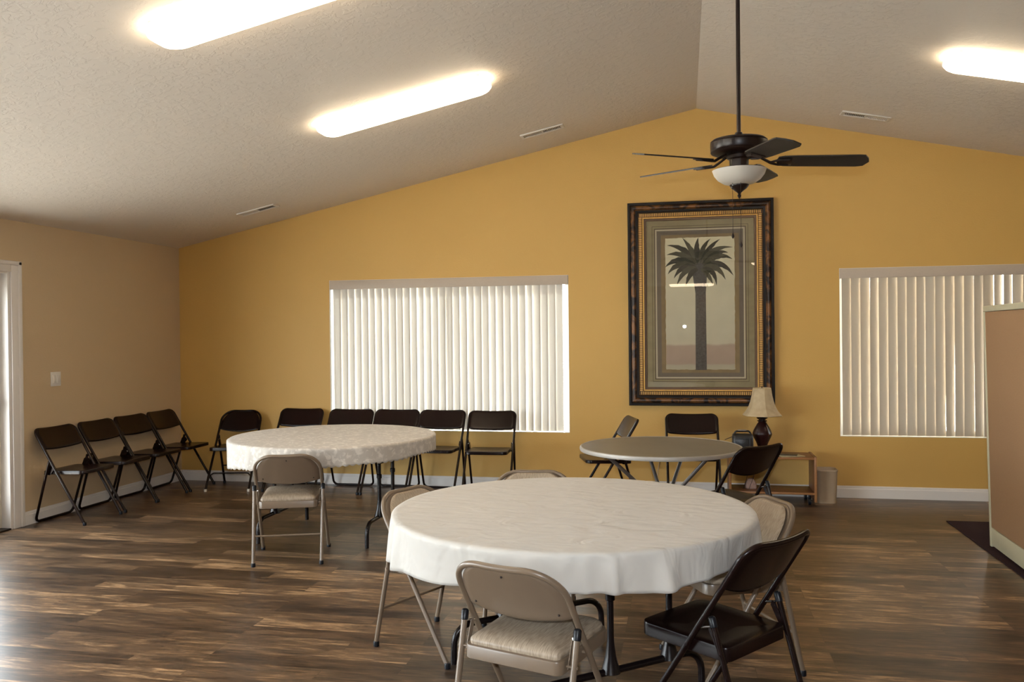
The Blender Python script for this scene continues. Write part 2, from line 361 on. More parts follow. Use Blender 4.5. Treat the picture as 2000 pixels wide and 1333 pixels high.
def build(name, bm, m, parent=None, loc=None, rotz=None, smooth=True, ang=38, **props):
    bmesh.ops.recalc_face_normals(bm, faces=bm.faces)
    me = bpy.data.meshes.new(name); bm.to_mesh(me); bm.free()
    if isinstance(m, str): m = M[m]
    me.materials.append(m)
    if smooth:
        for p in me.polygons: p.use_smooth = True
        me.set_sharp_from_angle(angle=math.radians(ang))
    o = bpy.data.objects.new(name, me); COL.objects.link(o)
    if parent is not None: o.parent = parent
    if loc is not None: o.location = loc
    if rotz is not None: o.rotation_euler = (0, 0, rotz)
    for k, v in props.items(): o[k] = v
    return o
def tag(o, label, cat, group=None):
    o['label'] = label; o['category'] = cat
    if group: o['group'] = group
    return o
def thing(name, label, cat, loc=(0, 0, 0), rotz=0, group=None):
    o = bpy.data.objects.new(name, None); COL.objects.link(o); o.empty_display_size = 0.1
    o.location = loc; o.rotation_euler = (0, 0, rotz)
    return tag(o, label, cat, group)
def struct(name, bm, m, **kw):
    o = build(name, bm, m, **kw); o['kind'] = 'structure'; return o
def copy_tree(o, parent=None):
    c = o.copy(); COL.objects.link(c); c.parent = parent
    for ch in list(o.children): copy_tree(ch, c)
    return c

# ---------------------------------------------------------------- room shell
bm = bmnew(); rbox(bm, XL-0.3, XR+0.3, YF-0.3, YB+0.2, -0.12, 0)
struct('floor', bm, 'floor', smooth=False)
bm = bmnew()
T = 0.12
prism(bm, [(XL-0.3, ceil_z(XL-0.3)), (XM, HM), (XR+0.3, ceil_z(XR+0.3)), (XR+0.3, ceil_z(XR+0.3)+T), (XM, HM+T), (XL-0.3, ceil_z(XL-0.3)+T)],
      lambda p, k: (p[0], YF-0.3 if k == 0 else YB+0.2, p[1]))
struct('ceiling', bm, 'ceiling', smooth=False)

W1 = (-3.52, -1.08, 0.55, 2.062); W2 = (1.37, 3.81, 0.55, 2.062)
bm = bmnew()
Y0, Y1 = YB, YB+0.16
def wp(poly): prism(bm, poly, lambda p, k: (p[0], Y0 if k == 0 else Y1, p[1]))
zc = lambda x: ceil_z(x)+0.02
wp([(XL-0.16, 0), (W1[0], 0), (W1[0], zc(W1[0])), (XL-0.16, zc(XL-0.16))])
wp([(W1[0], 0), (W1[1], 0), (W1[1], W1[2]), (W1[0], W1[2])])
wp([(W1[0], W1[3]), (W1[1], W1[3]), (W1[1], zc(W1[1])), (W1[0], zc(W1[0]))])
wp([(W1[1], 0), (W2[0], 0), (W2[0], zc(W2[0])), (XM, zc(XM)), (W1[1], zc(W1[1]))])
wp([(W2[0], 0), (W2[1], 0), (W2[1], W2[2]), (W2[0], W2[2])])
wp([(W2[0], W2[3]), (W2[1], W2[3]), (W2[1], zc(W2[1])), (W2[0], zc(W2[0]))])
wp([(W2[1], 0), (XR+0.16, 0), (XR+0.16, zc(XR+0.16)), (W2[1], zc(W2[1]))])
struct('wall_back', bm, 'yellow', smooth=False)

DY0, DY1, DH = 3.92, 5.76, 2.03
PY0, PY1 = -1.6, 3.3
#          # double door opening in the left wall
bm = bmnew()
for (a, b_, z0, z1) in ((YF-0.16, PY0, 0, 2.46), (PY1, DY0, 0, 2.46), (PY0, PY1, DH, 2.46), (DY1, YB, 0, 2.46), (DY0, DY1, DH, 2.46)):
    rbox(bm, XL-0.16, XL, a, b_, z0, z1)
struct('wall_left', bm, 'tan', smooth=False)
bm = bmnew(); rbox(bm, XR, XR+0.16, YF-0.16, YB, 0, 2.46)
struct('wall_right', bm, 'tan', smooth=False)
bm = bmnew()
prism(bm, [(XL-0.16, 0), (XR+0.16, 0), (XR+0.16, zc(XR)), (XM, zc(XM)), (XL-0.16, zc(XL))], lambda p, k: (p[0], YF-0.16 if k == 0 else YF, p[1]))
struct('wall_front', bm, 'tan', smooth=False)
bm = bmnew()
prism(bm, [(XL, 2.9), (XR, 2.9), (XR, 2.44), (XM, 2.44)][:0] or [(-2.05, 2.90), (2.30, 2.90), (2.30, ceil_z(2.3)+.02), (XM, HM+.02), (-2.05, ceil_z(-2.05)+.02)], lambda p, k: (p[0], YF if k == 0 else -7.4, p[1]))
struct('trim_3', bm, 'ceiling', smooth=False)

def base_profile(): return [(0, 0), (0.014, 0), (0.014, 0.080), (0.010, 0.086), (0.010, 0.096), (0.006, 0.106), (0, 0.107)]
bm = bmnew(); prism(bm, base_profile(), lambda p, k: (XL+0.014 if k == 0 else XR, YB-p[0], p[1]))
struct('baseboard_back', bm, 'trim', smooth=False)
bm = bmnew()
prism(bm, base_profile(), lambda p, k: (XL+p[0], DY1+0.105 if k == 0 else YB, p[1]))
prism(bm, base_profile(), lambda p, k: (XL+p[0], YF if k == 0 else PY0, p[1]))
prism(bm, base_profile(), lambda p, k: (XL+p[0], PY1 if k == 0 else DY0-0.105, p[1]))
struct('baseboard_left', bm, 'trim', smooth=False)
bm = bmnew(); prism(bm, base_profile(), lambda p, k: (XR-p[0], YF if k == 0 else YB-0.014, p[1]))
struct('baseboard_right', bm, 'trim', smooth=False)

# double glass door in the left wall; the near edge of its far leaf shows at the left of the frame
def door_leaf(y0, y1, hinge_far):
    bm = bmnew(); s = 0.098; x0, x1 = XL-0.115, XL-0.070
    rbox(bm, x0, x1, y0, y0+s, 0.015, DH-0.012, 0.002); rbox(bm, x0, x1, y1-s, y1, 0.015, DH-0.012, 0.002)
    rbox(bm, x0, x1, y0+s, y1-s, 0.015, 0.20, 0.002); rbox(bm, x0, x1, y0+s, y1-s, DH-0.13, DH-0.012, 0.002)
    d = build('door_leaf', bm, 'doorpaint')
    bm = bmnew(); rbox(bm, x0+0.016, x1-0.020, y0+s, y1-s, 0.20, DH-0.13)
    build('glass_pane', bm, 'glass', d, smooth=False)
    bm = bmnew(); rbox(bm, x1, x1+0.028, y0+0.03, y1-0.03, 0.985, 1.025, 0.006)
    build('push_bar', bm, 'alu', d)
    return d
dcas = bmnew()
for (a, b_, z0, z1) in ((DY1+0.0, DY1+0.10, 0, DH+0.065), (DY0-0.10, DY0, 0, DH+0.065), (DY0, DY1, DH, DH+0.065)):
    rbox(dcas, XL, XL+0.016, a, b_, z0, z1, 0.003)
for (a, b_) in ((DY1+0.068, DY1+0.103), (DY0-0.103, DY0-0.068)): rbox(dcas, XL, XL+0.024, a, b_, 0, DH+0.085, 0.005)
rbox(dcas, XL, XL+0.024, DY0-0.103, DY1+0.103, DH+0.055, DH+0.088, 0.005)
for (a, b_) in ((DY1-0.028, DY1-0.0005), (DY0+0.0005, DY0+0.028)): rbox(dcas, XL-0.155, XL+0.004, a, b_, 0, DH-0.0005, 0.002)
rbox(dcas, XL-0.155, XL+0.004, DY0+0.028, DY1-0.028, DH-0.012, DH-0.0005, 0.002)
door = struct('door_1', dcas, 'trim')
for (y0, y1, h) in ((DY0+0.032, 4.838, 0), (4.844, DY1-0.034, 1)):
    d = door_leaf(y0, y1, h); d.parent = door
bm = bmnew(); rbox(bm, XL-0.158, XL+0.012, DY0+0.03, DY1-0.03, 0.0005, 0.013, 0.003)
build('door_threshold', bm, 'bronze', door)

# unseen glazing added beside the photographer to bring in the main daylight
bm = bmnew()
n_ = 4
for k in range(n_+1):
    y = PY0+(PY1-PY0-0.06)*k/n_; rbox(bm, XL-0.12, XL-0.06, y, y+0.06, 0.0, DH-0.001, 0.002)
for k in range(n_):
    y = PY0+(PY1-PY0-0.06)*k/n_; y2 = PY0+(PY1-PY0-0.06)*(k+1)/n_
    rbox(bm, XL-0.12, XL-0.06, y+0.06, y2, 0.0, 0.08, 0.002); rbox(bm, XL-0.12, XL-0.06, y+0.06, y2, DH-0.07, DH-0.001, 0.002)
w3 = struct('window_3', bm, 'vinyl')
for k in range(n_):
    y = PY0+(PY1-PY0-0.06)*k/n_; y2 = PY0+(PY1-PY0-0.06)*(k+1)/n_
    bm = bmnew(); rbox(bm, XL-0.094, XL-0.088, y+0.06, y2, 0.08, DH-0.07); build('glass_pane', bm, 'glass', w3, smooth=False)

# windows in the back wall
def window(n, W):
    bm = bmnew(); x0, x1, z0, z1 = W; ya, yb = YB+0.085, YB+0.14; f = 0.045
    rbox(bm, x0, x0+f, ya, yb, z0, z1, 0.003); rbox(bm, x1-f, x1, ya, yb, z0, z1, 0.003)
    rbox(bm, x0+f, x1-f, ya, yb, z0, z0+f, 0.003); rbox(bm, x0+f, x1-f, ya, yb, z1-f, z1, 0.003)
    for (a, b_, c, d) in ((x0, x0+0.004, z0, z1), (x1-0.004, x1, z0, z1), (x0+0.004, x1-0.004, z0, z0+0.004), (x0+0.004, x1-0.004, z1-0.004, z1)): rbox(bm, a, b_, YB+0.001, ya-0.0005, c, d)
    xm = (x0+x1)/2; rbox(bm, xm-0.025, xm+0.025, ya, yb, z0+f, z1-f, 0.003)
    w = struct('window_%d' % n, bm, 'vinyl')
    for a, b_ in ((x0+f, xm-0.025), (xm+0.025, x1-f)):
        bm = bmnew(); rbox(bm, a, b_, ya+0.025, ya+0.031, z0+f, z1-f); build('glass_pane', bm, 'glass', w, smooth=False)
    return w
window(1, W1); window(2, W2)

def blinds(W, slatm, label, seed, pitch, tilt, extra_gap=None):
    rnd = random.Random(seed)
    x0, x1, z0, z1 = W
    t = thing('vertical_blind', label, 'window blind', ((x0+x1)/2, YB+0.03, z0), 0, None)
    cx = (x0+x1)/2; vh = 0.088
    bm = bmnew()
    zt = z1-z0-0.003
    rbox(bm, x0-cx+0.005, x1-cx-0.005, -0.040, -0.028, zt-vh, zt, 0.004)
    rbox(bm, x0-cx+0.005, x1-cx-0.005, -0.028, 0.030, zt-0.014, zt-0.002, 0.002)
    for s in (x0-cx+0.005, x1-cx-0.015): rbox(bm, s, s+0.010, -0.030, 0.010, zt-vh, zt-0.01, 0.003)
    build('valance', bm, 'valance', t)
    bm = bmnew(); rbox(bm, x0-cx+0.02, x1-cx-0.02, -0.012, 0.026, zt-0.045, zt-0.014, 0.003); build('headrail', bm, 'vinyl', t)
    w = 0.089; n = int((x1-x0-0.03)/pitch); top = zt-0.05; bot = 0.009
    for k in range(n):
        xx = x0-cx+0.030+pitch*(k+0.5)
        a = tilt + rnd.uniform(-0.07, 0.07)
        if rnd.random() < 0.2: a += rnd.choice((-0.12, 0.10))
        if extra_gap and k in extra_gap: a += extra_gap[k]
        tw = rnd.uniform(-0.09, 0.09)
        bm = bmnew(); rows = []
        for zi in range(7):
            z = top+(bot-top)*zi/6; row = []
            aa = a+tw*(zi/6-0.5)*2
            for j in range(9):
                s = (j/8-0.5)*w; c = 0.006*(1-(2*s/w)**2)
                row.append(bm.verts.new((s*math.cos(aa)+c*math.sin(aa), s*math.sin(aa)-c*math.cos(aa), z)))
            rows.append(row)
        for A, B in zip(rows, rows[1:]):
            for j in range(8): bm.faces.new((A[j], A[j+1], B[j+1], B[j]))
        s_ = build('slat', bm, slatm, t); s_.location = (xx, 0.008, 0)
    return t
blinds(W1, 'slat', 'wide vertical blind glowing bright white above the row of brown chairs', 3, 0.0732, -0.19, {})
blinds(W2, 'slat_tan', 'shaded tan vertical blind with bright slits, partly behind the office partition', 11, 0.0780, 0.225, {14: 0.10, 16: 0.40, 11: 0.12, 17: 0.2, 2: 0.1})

# outside: paving, and an unseen roof added to shade the right hand window
bm = bmnew(); rbox(bm, -40, 40, -40, 45, -0.32, -0.125); struct('ground', bm, 'concrete', smooth=False)
bm = bmnew(); rbox(bm, 0.6, 6.2, YB+0.17, YB+3.6, 2.45, 2.60); rbox(bm, 0.7, 0.82, YB+3.4, YB+3.52, -0.125, 2.45); rbox(bm, 5.9, 6.02, YB+3.4, YB+3.52, -0.125, 2.45)
o = build('added_shade_roof', bm, 'stucco', smooth=False); o['kind'] = 'structure'

# ---------------------------------------------------------------- ceiling fixtures
def ceil_frame(x, y):
    """matrix: local x runs up the slope across the room, local y along the room, local z out of the ceiling (down)"""
    s = SL if x < XM else -SL
    ux = Vector((1, 0, s)).normalized(); uy = Vector((0, -1, 0)); uz = ux.cross(uy)
    m = Matrix((ux, uy, uz)).transposed().to_4x4(); m.translation = Vector((x, y, ceil_z(x))); return m
def light_fixture(x, y, label, L_=1.27, W_=0.265, mtx=None):
    t = thing('ceiling_light', label, 'ceiling light', group=None)
    t.matrix_world = mtx if mtx is not None else ceil_frame(x, y)
    bm = bmnew(); rbox(bm, -L_/2+0.04, L_/2-0.04, -W_/2+0.02, W_/2-0.02, 0.0005, 0.022, 0.004); build('base_plate', bm, 'white', t)
    bm = bmnew(); rings = []
    for h, k in ((0.012, 0.0), (0.030, 0.006), (0.050, 0.004), (0.066, -0.012), (0.076, -0.035), (0.080, -0.075)):
        rings.append([(p[0], p[1], h) for p in rrect(L_+2*k, W_+2*k, 0.10+min(k, 0), 8)])
    loft(bm, rings, True, True)
    build('diffuser', bm, 'tube_light', t)
    return t
light_fixture(-1.93, 5.70, 'lit fluorescent ceiling light, the whole fixture in view above the bright window')
light_fixture(-1.93, 3.76, 'lit fluorescent ceiling light cut off by the top edge, nearest on the long slope')
light_fixture(2.28, 5.86, 'lit fluorescent ceiling light cut by the frame edge, on the short slope past the fan')
for (x, y) in ((-1.93, -0.2), (2.28, -2.8), (-1.93, -5.0), (2.28, -5.6)):  # unseen fixtures added to light the hall from behind the camera
    light_fixture(x, y, 'added fluorescent ceiling light, unseen, lighting the hall from behind the photographer')['group'] = 'added ceiling lights behind the photographer'
mt = Matrix(((1, 0, 0), (0, -1, 0), (0, 0, -1))).to_4x4(); mt.translation = Vector((0.22, -8.55, 2.90))
light_fixture(0, 0, 'lit fluorescent ceiling light under the lowered soffit behind the photographer', 1.22, 0.26, mt)

def vent(x, y, label, dark_first):
    t = thing('ceiling_vent', label, 'vent'); t.matrix_world = ceil_frame(x, y)
    L_, W_ = 0.39, 0.135
    bm = bmnew(); rbox(bm, -L_/2+0.02, L_/2-0.02, -W_/2+0.02, W_/2-0.02, 0.0005, 0.003); build('dark_duct_plate', bm, 'black', t)  # flat dark plate; the shade inside the duct is put into its colour
    bm = bmnew(); f = 0.026
    rbox(bm, -L_/2, L_/2, -W_/2, -W_/2+f, 0.0005, 0.012, 0.003); rbox(bm, -L_/2, L_/2, W_/2-f, W_/2, 0.0005, 0.012, 0.003)
    rbox(bm, -L_/2, -L_/2+f, -W_/2+f, W_/2-f, 0.0005, 0.012, 0.003); rbox(bm, L_/2-f, L_/2, -W_/2+f, W_/2-f, 0.0005, 0.012, 0.003)
    rbox(bm, -0.004, 0.004, -W_/2+f, W_/2-f, 0.0005, 0.012)
    build('frame', bm, 'white', t)
    bm = bmnew(); n = 24
    for k in range(n):
        c = -L_/2+f+(L_-2*f)*(k+0.5)/n
        lean = (1 if k < n/2 else -1)*dark_first
        mm = Matrix.Translation((c, 0, 0.006)) @ Matrix.Rotation(lean*0.85, 4, 'Y')
        rbox(bm, -0.0006, 0.0006, -W_/2+f, W_/2-f, -0.006, 0.006, mtx=mm)
    build('louvres', bm, 'white', t, smooth=False)
    return t
vent(-3.95, 7.41, 'white ceiling vent low on the long slope, nearest the corner with the tan wall', -1)
vent(-1.21, 7.39, 'white ceiling vent high on the long slope, between the window and the ridge', -1)
vent(1.49, 7.49, 'white ceiling vent on the short slope, to the right of the fan rod', -1)

# ceiling fan
FX, FY = 0.302, 4.79
fan = thing('ceiling_fan', 'dark bronze five-blade ceiling fan with white glass bowl light on a long rod', 'ceiling fan', (FX, FY, 2.42))
z0 = 2.42
cz = ceil_z(FX)-z0
bm = bmnew(); lathe(bm, [(0.072, cz+0.012), (0.072, cz-0.02), (0.055, cz-0.055), (0.02, cz-0.075)], 28); build('canopy', bm, 'bronze', fan)
bm = bmnew(); tube(bm, [(0, 0, 0.150), (0, 0, cz-0.06)], 0.0115, 14); lathe(bm, [(0.020, 0.132), (0.023, 0.137), (0.020, 0.165), (0.012, 0.168)], 16); build('rod', bm, 'bronze', fan)
bm = bmnew(); lathe(bm, [(0.05, 0.040), (0.125, 0.046), (0.148, 0.056), (0.152, 0.062), (0.149, 0.066), (0.152, 0.070), (0.153, 0.108), (0.149, 0.112), (0.152, 0.117), (0.140, 0.127), (0.09, 0.133), (0.02, 0.136)], 44); build('motor_housing', bm, 'bronze', fan)
bm = bmnew(); lathe(bm, [(0.045, -0.040), (0.050, -0.036), (0.052, 0.016), (0.062, 0.024), (0.062, 0.042)], 28)
lathe(bm, [(0.128, -0.044), (0.134, -0.042), (0.134, -0.036), (0.045, -0.030)], 36); build('light_fitter', bm, 'bronze', fan)
bm = bmnew(); lathe(bm, [(0.0, -0.124), (0.045, -0.121), (0.085, -0.110), (0.115, -0.090), (0.134, -0.066), (0.144, -0.040), (0.139, -0.011), (0.130, -0.030), (0.10, -0.07), (0.0, -0.09)][0:6], 40, cap0=False, cap1=True); build('glass_bowl', bm, 'bowl', fan)
bm = bmnew(); lathe(bm, [(0.001, -0.196), (0.006, -0.188), (0.011, -0.178), (0.006, -0.170), (0.010, -0.163), (0.022, -0.153), (0.040, -0.140), (0.050, -0.127), (0.052, -0.121), (0.050, -0.114)], 24); build('finial', bm, 'bronze', fan)
for (px, py, zb) in ((-0.038, -0.05, -0.395), (0.004, -0.062, -0.445)):
    bm = bmnew(); tube(bm, [(px, py, 0.02), (px, py, zb)], 0.0013, 6); lathe(bm, [(0.002, zb-0.022), (0.007, zb-0.014), (0.008, zb-0.006), (0.004, zb+0.004), (0.002, zb+0.010)], 10, (px, py, 0)); build('pull_chain', bm, 'bronze', fan)
for k in range(5):
    a = -0.011 + k*2*PI/5
    tilt = -0.018*math.cos(a)+0.021*math.sin(a)
    mm = Matrix.Rotation(a, 4, 'Z') @ Matrix.Translation((0, 0, 0.010)) @ Matrix.Rotation(0.02-tilt/0.66, 4, 'Y') @ Matrix.Rotation(math.radians(-13), 4, 'X')
    bm = bmnew()
    out = [(0.205, -0.048), (0.235, -0.060), (0.30, -0.064), (0.61, -0.070), (0.640, -0.066), (0.660, -0.030), (0.668, 0.010), (0.645, 0.060), (0.61, 0.070), (0.30, 0.064), (0.235, 0.060), (0.205, 0.048), (0.195, 0.0)]
    prism(bm, out, lambda p, kk: mm @ Vector((p[0], p[1], -0.0035 if kk == 0 else 0.0035)))
    bl = build('blade', bm, 'blade', fan, ang=30)
    bm = bmnew()
    for s in (-1, 1):
        tube(bm, fillet([mm @ Vector((0.26, s*0.030, -0.008)), mm @ Vector((0.205, s*0.030, -0.008)), mm @ Vector((0.165, s*0.004, -0.010)), Matrix.Rotation(a, 4, 'Z') @ Vector((0.085, 0, 0.040))], 0.02), 0.0065, 8)
    vs = rbox(bm, 0.20, 0.275, -0.040, 0.040, -0.0095, -0.0036, 0.002, mtx=mm)
    build('blade_arm', bm, 'bronze', bl)

# ---------------------------------------------------------------- framed palm print
PX, PZ, PW, PH = 0.147, 1.767, 1.315, 1.895
pic = thing('framed_picture', 'large framed palm tree print with wide bronze and ribbed gold frame', 'picture', (PX, YB-0.002, PZ))
def ring_sweep(bm, prof):
    """prof: list of (inset from the outer edge, height off the wall)"""
    rows = []
    for d, h in prof:
        w, hh = PW/2-d, PH/2-d
        rows.append([bm.verts.new((sx*w, -h, sz*hh)) for sx, sz in ((-1, -1), (1, -1), (1, 1), (-1, 1))])
    for A, B in zip(rows, rows[1:]):
        for k in range(4): bm.faces.new((A[k], A[(k+1) % 4], B[(k+1) % 4], B[k]))
def frame_part(name, prof, m, parent=pic):
    bm = bmnew(); ring_sweep(bm, prof); return build(name, bm, m, parent, ang=30)
frame_part('outer_edge', [(0.0, 0.0), (0.0, 0.050), (0.004, 0.055), (0.022, 0.055), (0.028, 0.046)], 'frame_black')
frame_part('moulding', [(0.028, 0.046), (0.034, 0.050), (0.045, 0.056), (0.058, 0.055), (0.066, 0.047), (0.072, 0.040)], 'tortoise')
frame_part('inner_step', [(0.072, 0.040), (0.088, 0.036), (0.092, 0.038), (0.095, 0.036)], 'frame_black')
frame_part('gold_channel', [(0.095, 0.036), (0.098, 0.040), (0.101, 0.034), (0.133, 0.034), (0.136, 0.030)], 'darkgold')
bm = bmnew()
per = PW-2*0.117; ph = PH-2*0.117; step = 0.0165
def rib(cx, cz, horiz):
    hw, hl = 0.0052, 0.0160
    if horiz: q = [(cx-hw, cz-hl), (cx+hw, cz-hl), (cx+hw, cz+hl), (cx-hw, cz+hl)]
    else: q = [(cx-hl, cz-hw), (cx+hl, cz-hw), (cx+hl, cz+hw), (cx-hl, cz+hw)]
    A = [bm.verts.new((x, -0.033, z)) for x, z in q]
    q2 = [(cx+(x-cx)*0.55, cz+(z-cz)*0.8) for x, z in q]
    B = [bm.verts.new((x, -0.040, z)) for x, z in q2]
    bm.faces.new(B)
    for k in range(4): bm.faces.new((A[k], A[(k+1) % 4], B[(k+1) % 4], B[k]))
n = int(per/step)
for k in range(n+1):
    for s in (-1, 1): rib(-per/2+per*k/n, s*ph/2, True)
n = int((ph-0.05)/step)
for k in range(n+1):
    for s in (-1, 1): rib(s*per/2, -(ph-0.05)/2+(ph-0.05)*k/n, False)
build('gold_ribs', bm, 'gold', pic, smooth=False)
frame_part('inner_lip', [(0.136, 0.030), (0.140, 0.036), (0.147, 0.036), (0.150, 0.022)], 'gold')
frame_part('inner_rebate', [(0.150, 0.022), (0.168, 0.020), (0.172, 0.014)], 'darkgold')
frame_part('mat_board', [(0.172, 0.0135), (0.222, 0.0135)], 'mat')
frame_part('mat_line', [(0.222, 0.0135), (0.226, 0.013)], 'matline')
frame_part('mat_board', [(0.226, 0.013), (0.243, 0.013)], 'mat')
frame_part('mat_line', [(0.243, 0.013), (0.252, 0.0125)], 'matline')
frame_part('mat_line', [(0.252, 0.0125), (0.266, 0.012)], 'matcream')
frame_part('mat_board', [(0.266, 0.012), (0.305, 0.010)], 'matgrey')
frame_part('mat_board', [(0.305, 0.010), (0.345, 0.009)], 'matbrown')
bm = bmnew()
w, h = PW/2-0.345, PH/2-0.335
rng = random.Random(5); pts = []
for (xa, za, xb, zb, n) in ((-w, -h, w, -h, 30), (w, -h, w, h, 46), (w, h, -w, h, 30), (-w, h, -w, -h, 46)):
    for k in range(n):
        f = k/n; pts.append((xa+(xb-xa)*f+rng.uniform(-0.003, 0.003), za+(zb-za)*f+rng.uniform(-0.003, 0.003)))
prism(bm, pts, lambda p, k: (p[0], -0.006 if k == 0 else -0.0095, p[1]))
pr = build('print', bm, 'print', pic, smooth=False)
# palm tree on the print
cxp, czp = 0.0, 0.335
def pp(px, py): return ((px-497)/607.0*0.985+0.0, (660-py)/607.0*0.99)     # place on the print, measured from its middle
bm = bmnew()
trunk = [(470, 1038), (532, 1038), (530, 600), (536, 520), (540, 470), (520, 430), (480, 430), (455, 480), (462, 530), (472, 600)]
prism(bm, [pp(*p) for p in trunk], lambda p, k: (p[0], -0.0094 if k == 0 else -0.0102, p[1]))
build('printed_trunk', bm, 'trunk', pr, smooth=False)
def frond(bm, base, ctrl, tip, w0):
    L1, L2 = [], []; n = 10
    b0, c0, t0 = [Vector(pp(*q)) for q in (base, ctrl, tip)]
    for i in range(n+1):
        t = i/n
        p = b0*(1-t)**2+c0*2*t*(1-t)+t0*t*t
        d = ((c0-b0)*(1-t)+(t0-c0)*t).normalized(); nn = Vector((-d.y, d.x))
        wd = 1.08*w0/607.0*math.sin(PI*min(1, 0.12+t*0.90))**0.8*(1-0.25*t)
        if i == n: wd = 0.0008
        L1.append(p+nn*wd*0.75); L2.append(p-nn*wd*(1.0 if i % 2 else 0.8))
    prism(bm, [tuple(v) for v in L1+L2[::-1]], lambda p, k: (p[0], -0.0096 if k == 0 else -dep, p[1]))
fr = [((480, 440), (420, 330), (315, 325), 20), ((475, 440), (400, 355), (312, 380), 20), ((470, 445), (370, 380), (303, 450), 22), ((470, 450), (370, 410), (318, 490), 22),
      ((475, 455), (395, 430), (352, 515), 20), ((478, 460), (410, 450), (368, 555), 20), ((485, 465), (440, 480), (418, 560), 18), ((480, 430), (455, 350), (402, 286), 18),
      ((490, 430), (470, 350), (490, 286), 20), ((500, 430), (500, 340), (558, 294), 17), ((505, 430), (540, 340), (610, 298), 17), ((510, 432), (560, 330), (680, 345), 18),
      ((515, 438), (590, 350), (655, 375), 18), ((520, 440), (600, 360), (678, 412), 20), ((520, 448), (620, 400), (683, 505), 20), ((520, 455), (600, 430), (640, 528), 20),
      ((515, 462), (585, 460), (590, 558), 18), ((505, 465), (550, 490), (570, 555), 16)]
bm = bmnew()
for i, f in enumerate(fr):
    dep = 0.0104+0.00003*i
    if i % 2 == 0: frond(bm, *f)
build('printed_fronds', bm, 'frond', pr, smooth=False)
bm = bmnew()
for i, f in enumerate(fr):
    dep = 0.0104+0.00003*i
    if i % 2: frond(bm, *f)
build('printed_fronds', bm, 'frond2', pr, smooth=False)
bm = bmnew(); rbox(bm, -PW/2+0.151, PW/2-0.151, -0.0185, -0.0165, -PH/2+0.151, PH/2-0.151); build('glass', bm, 'picglass', pic, smooth=False)

# light switch on the tan wall
sw = thing('light_switch', 'small white double light switch plate on the tan wall above the chairs', 'light switch', (XL, 6.24, 1.16))
bm = bmnew(); rbox(bm, 0.0005, 0.007, -0.058, 0.058, -0.060, 0.060, 0.003); build('cover_plate', bm, 'white', sw)
for y in (-0.024, 0.024):
    bm = bmnew(); rbox(bm, 0.006, 0.011, y-0.016, y+0.016, -0.033, 0.033, 0.002); build('rocker', bm, 'white', sw)

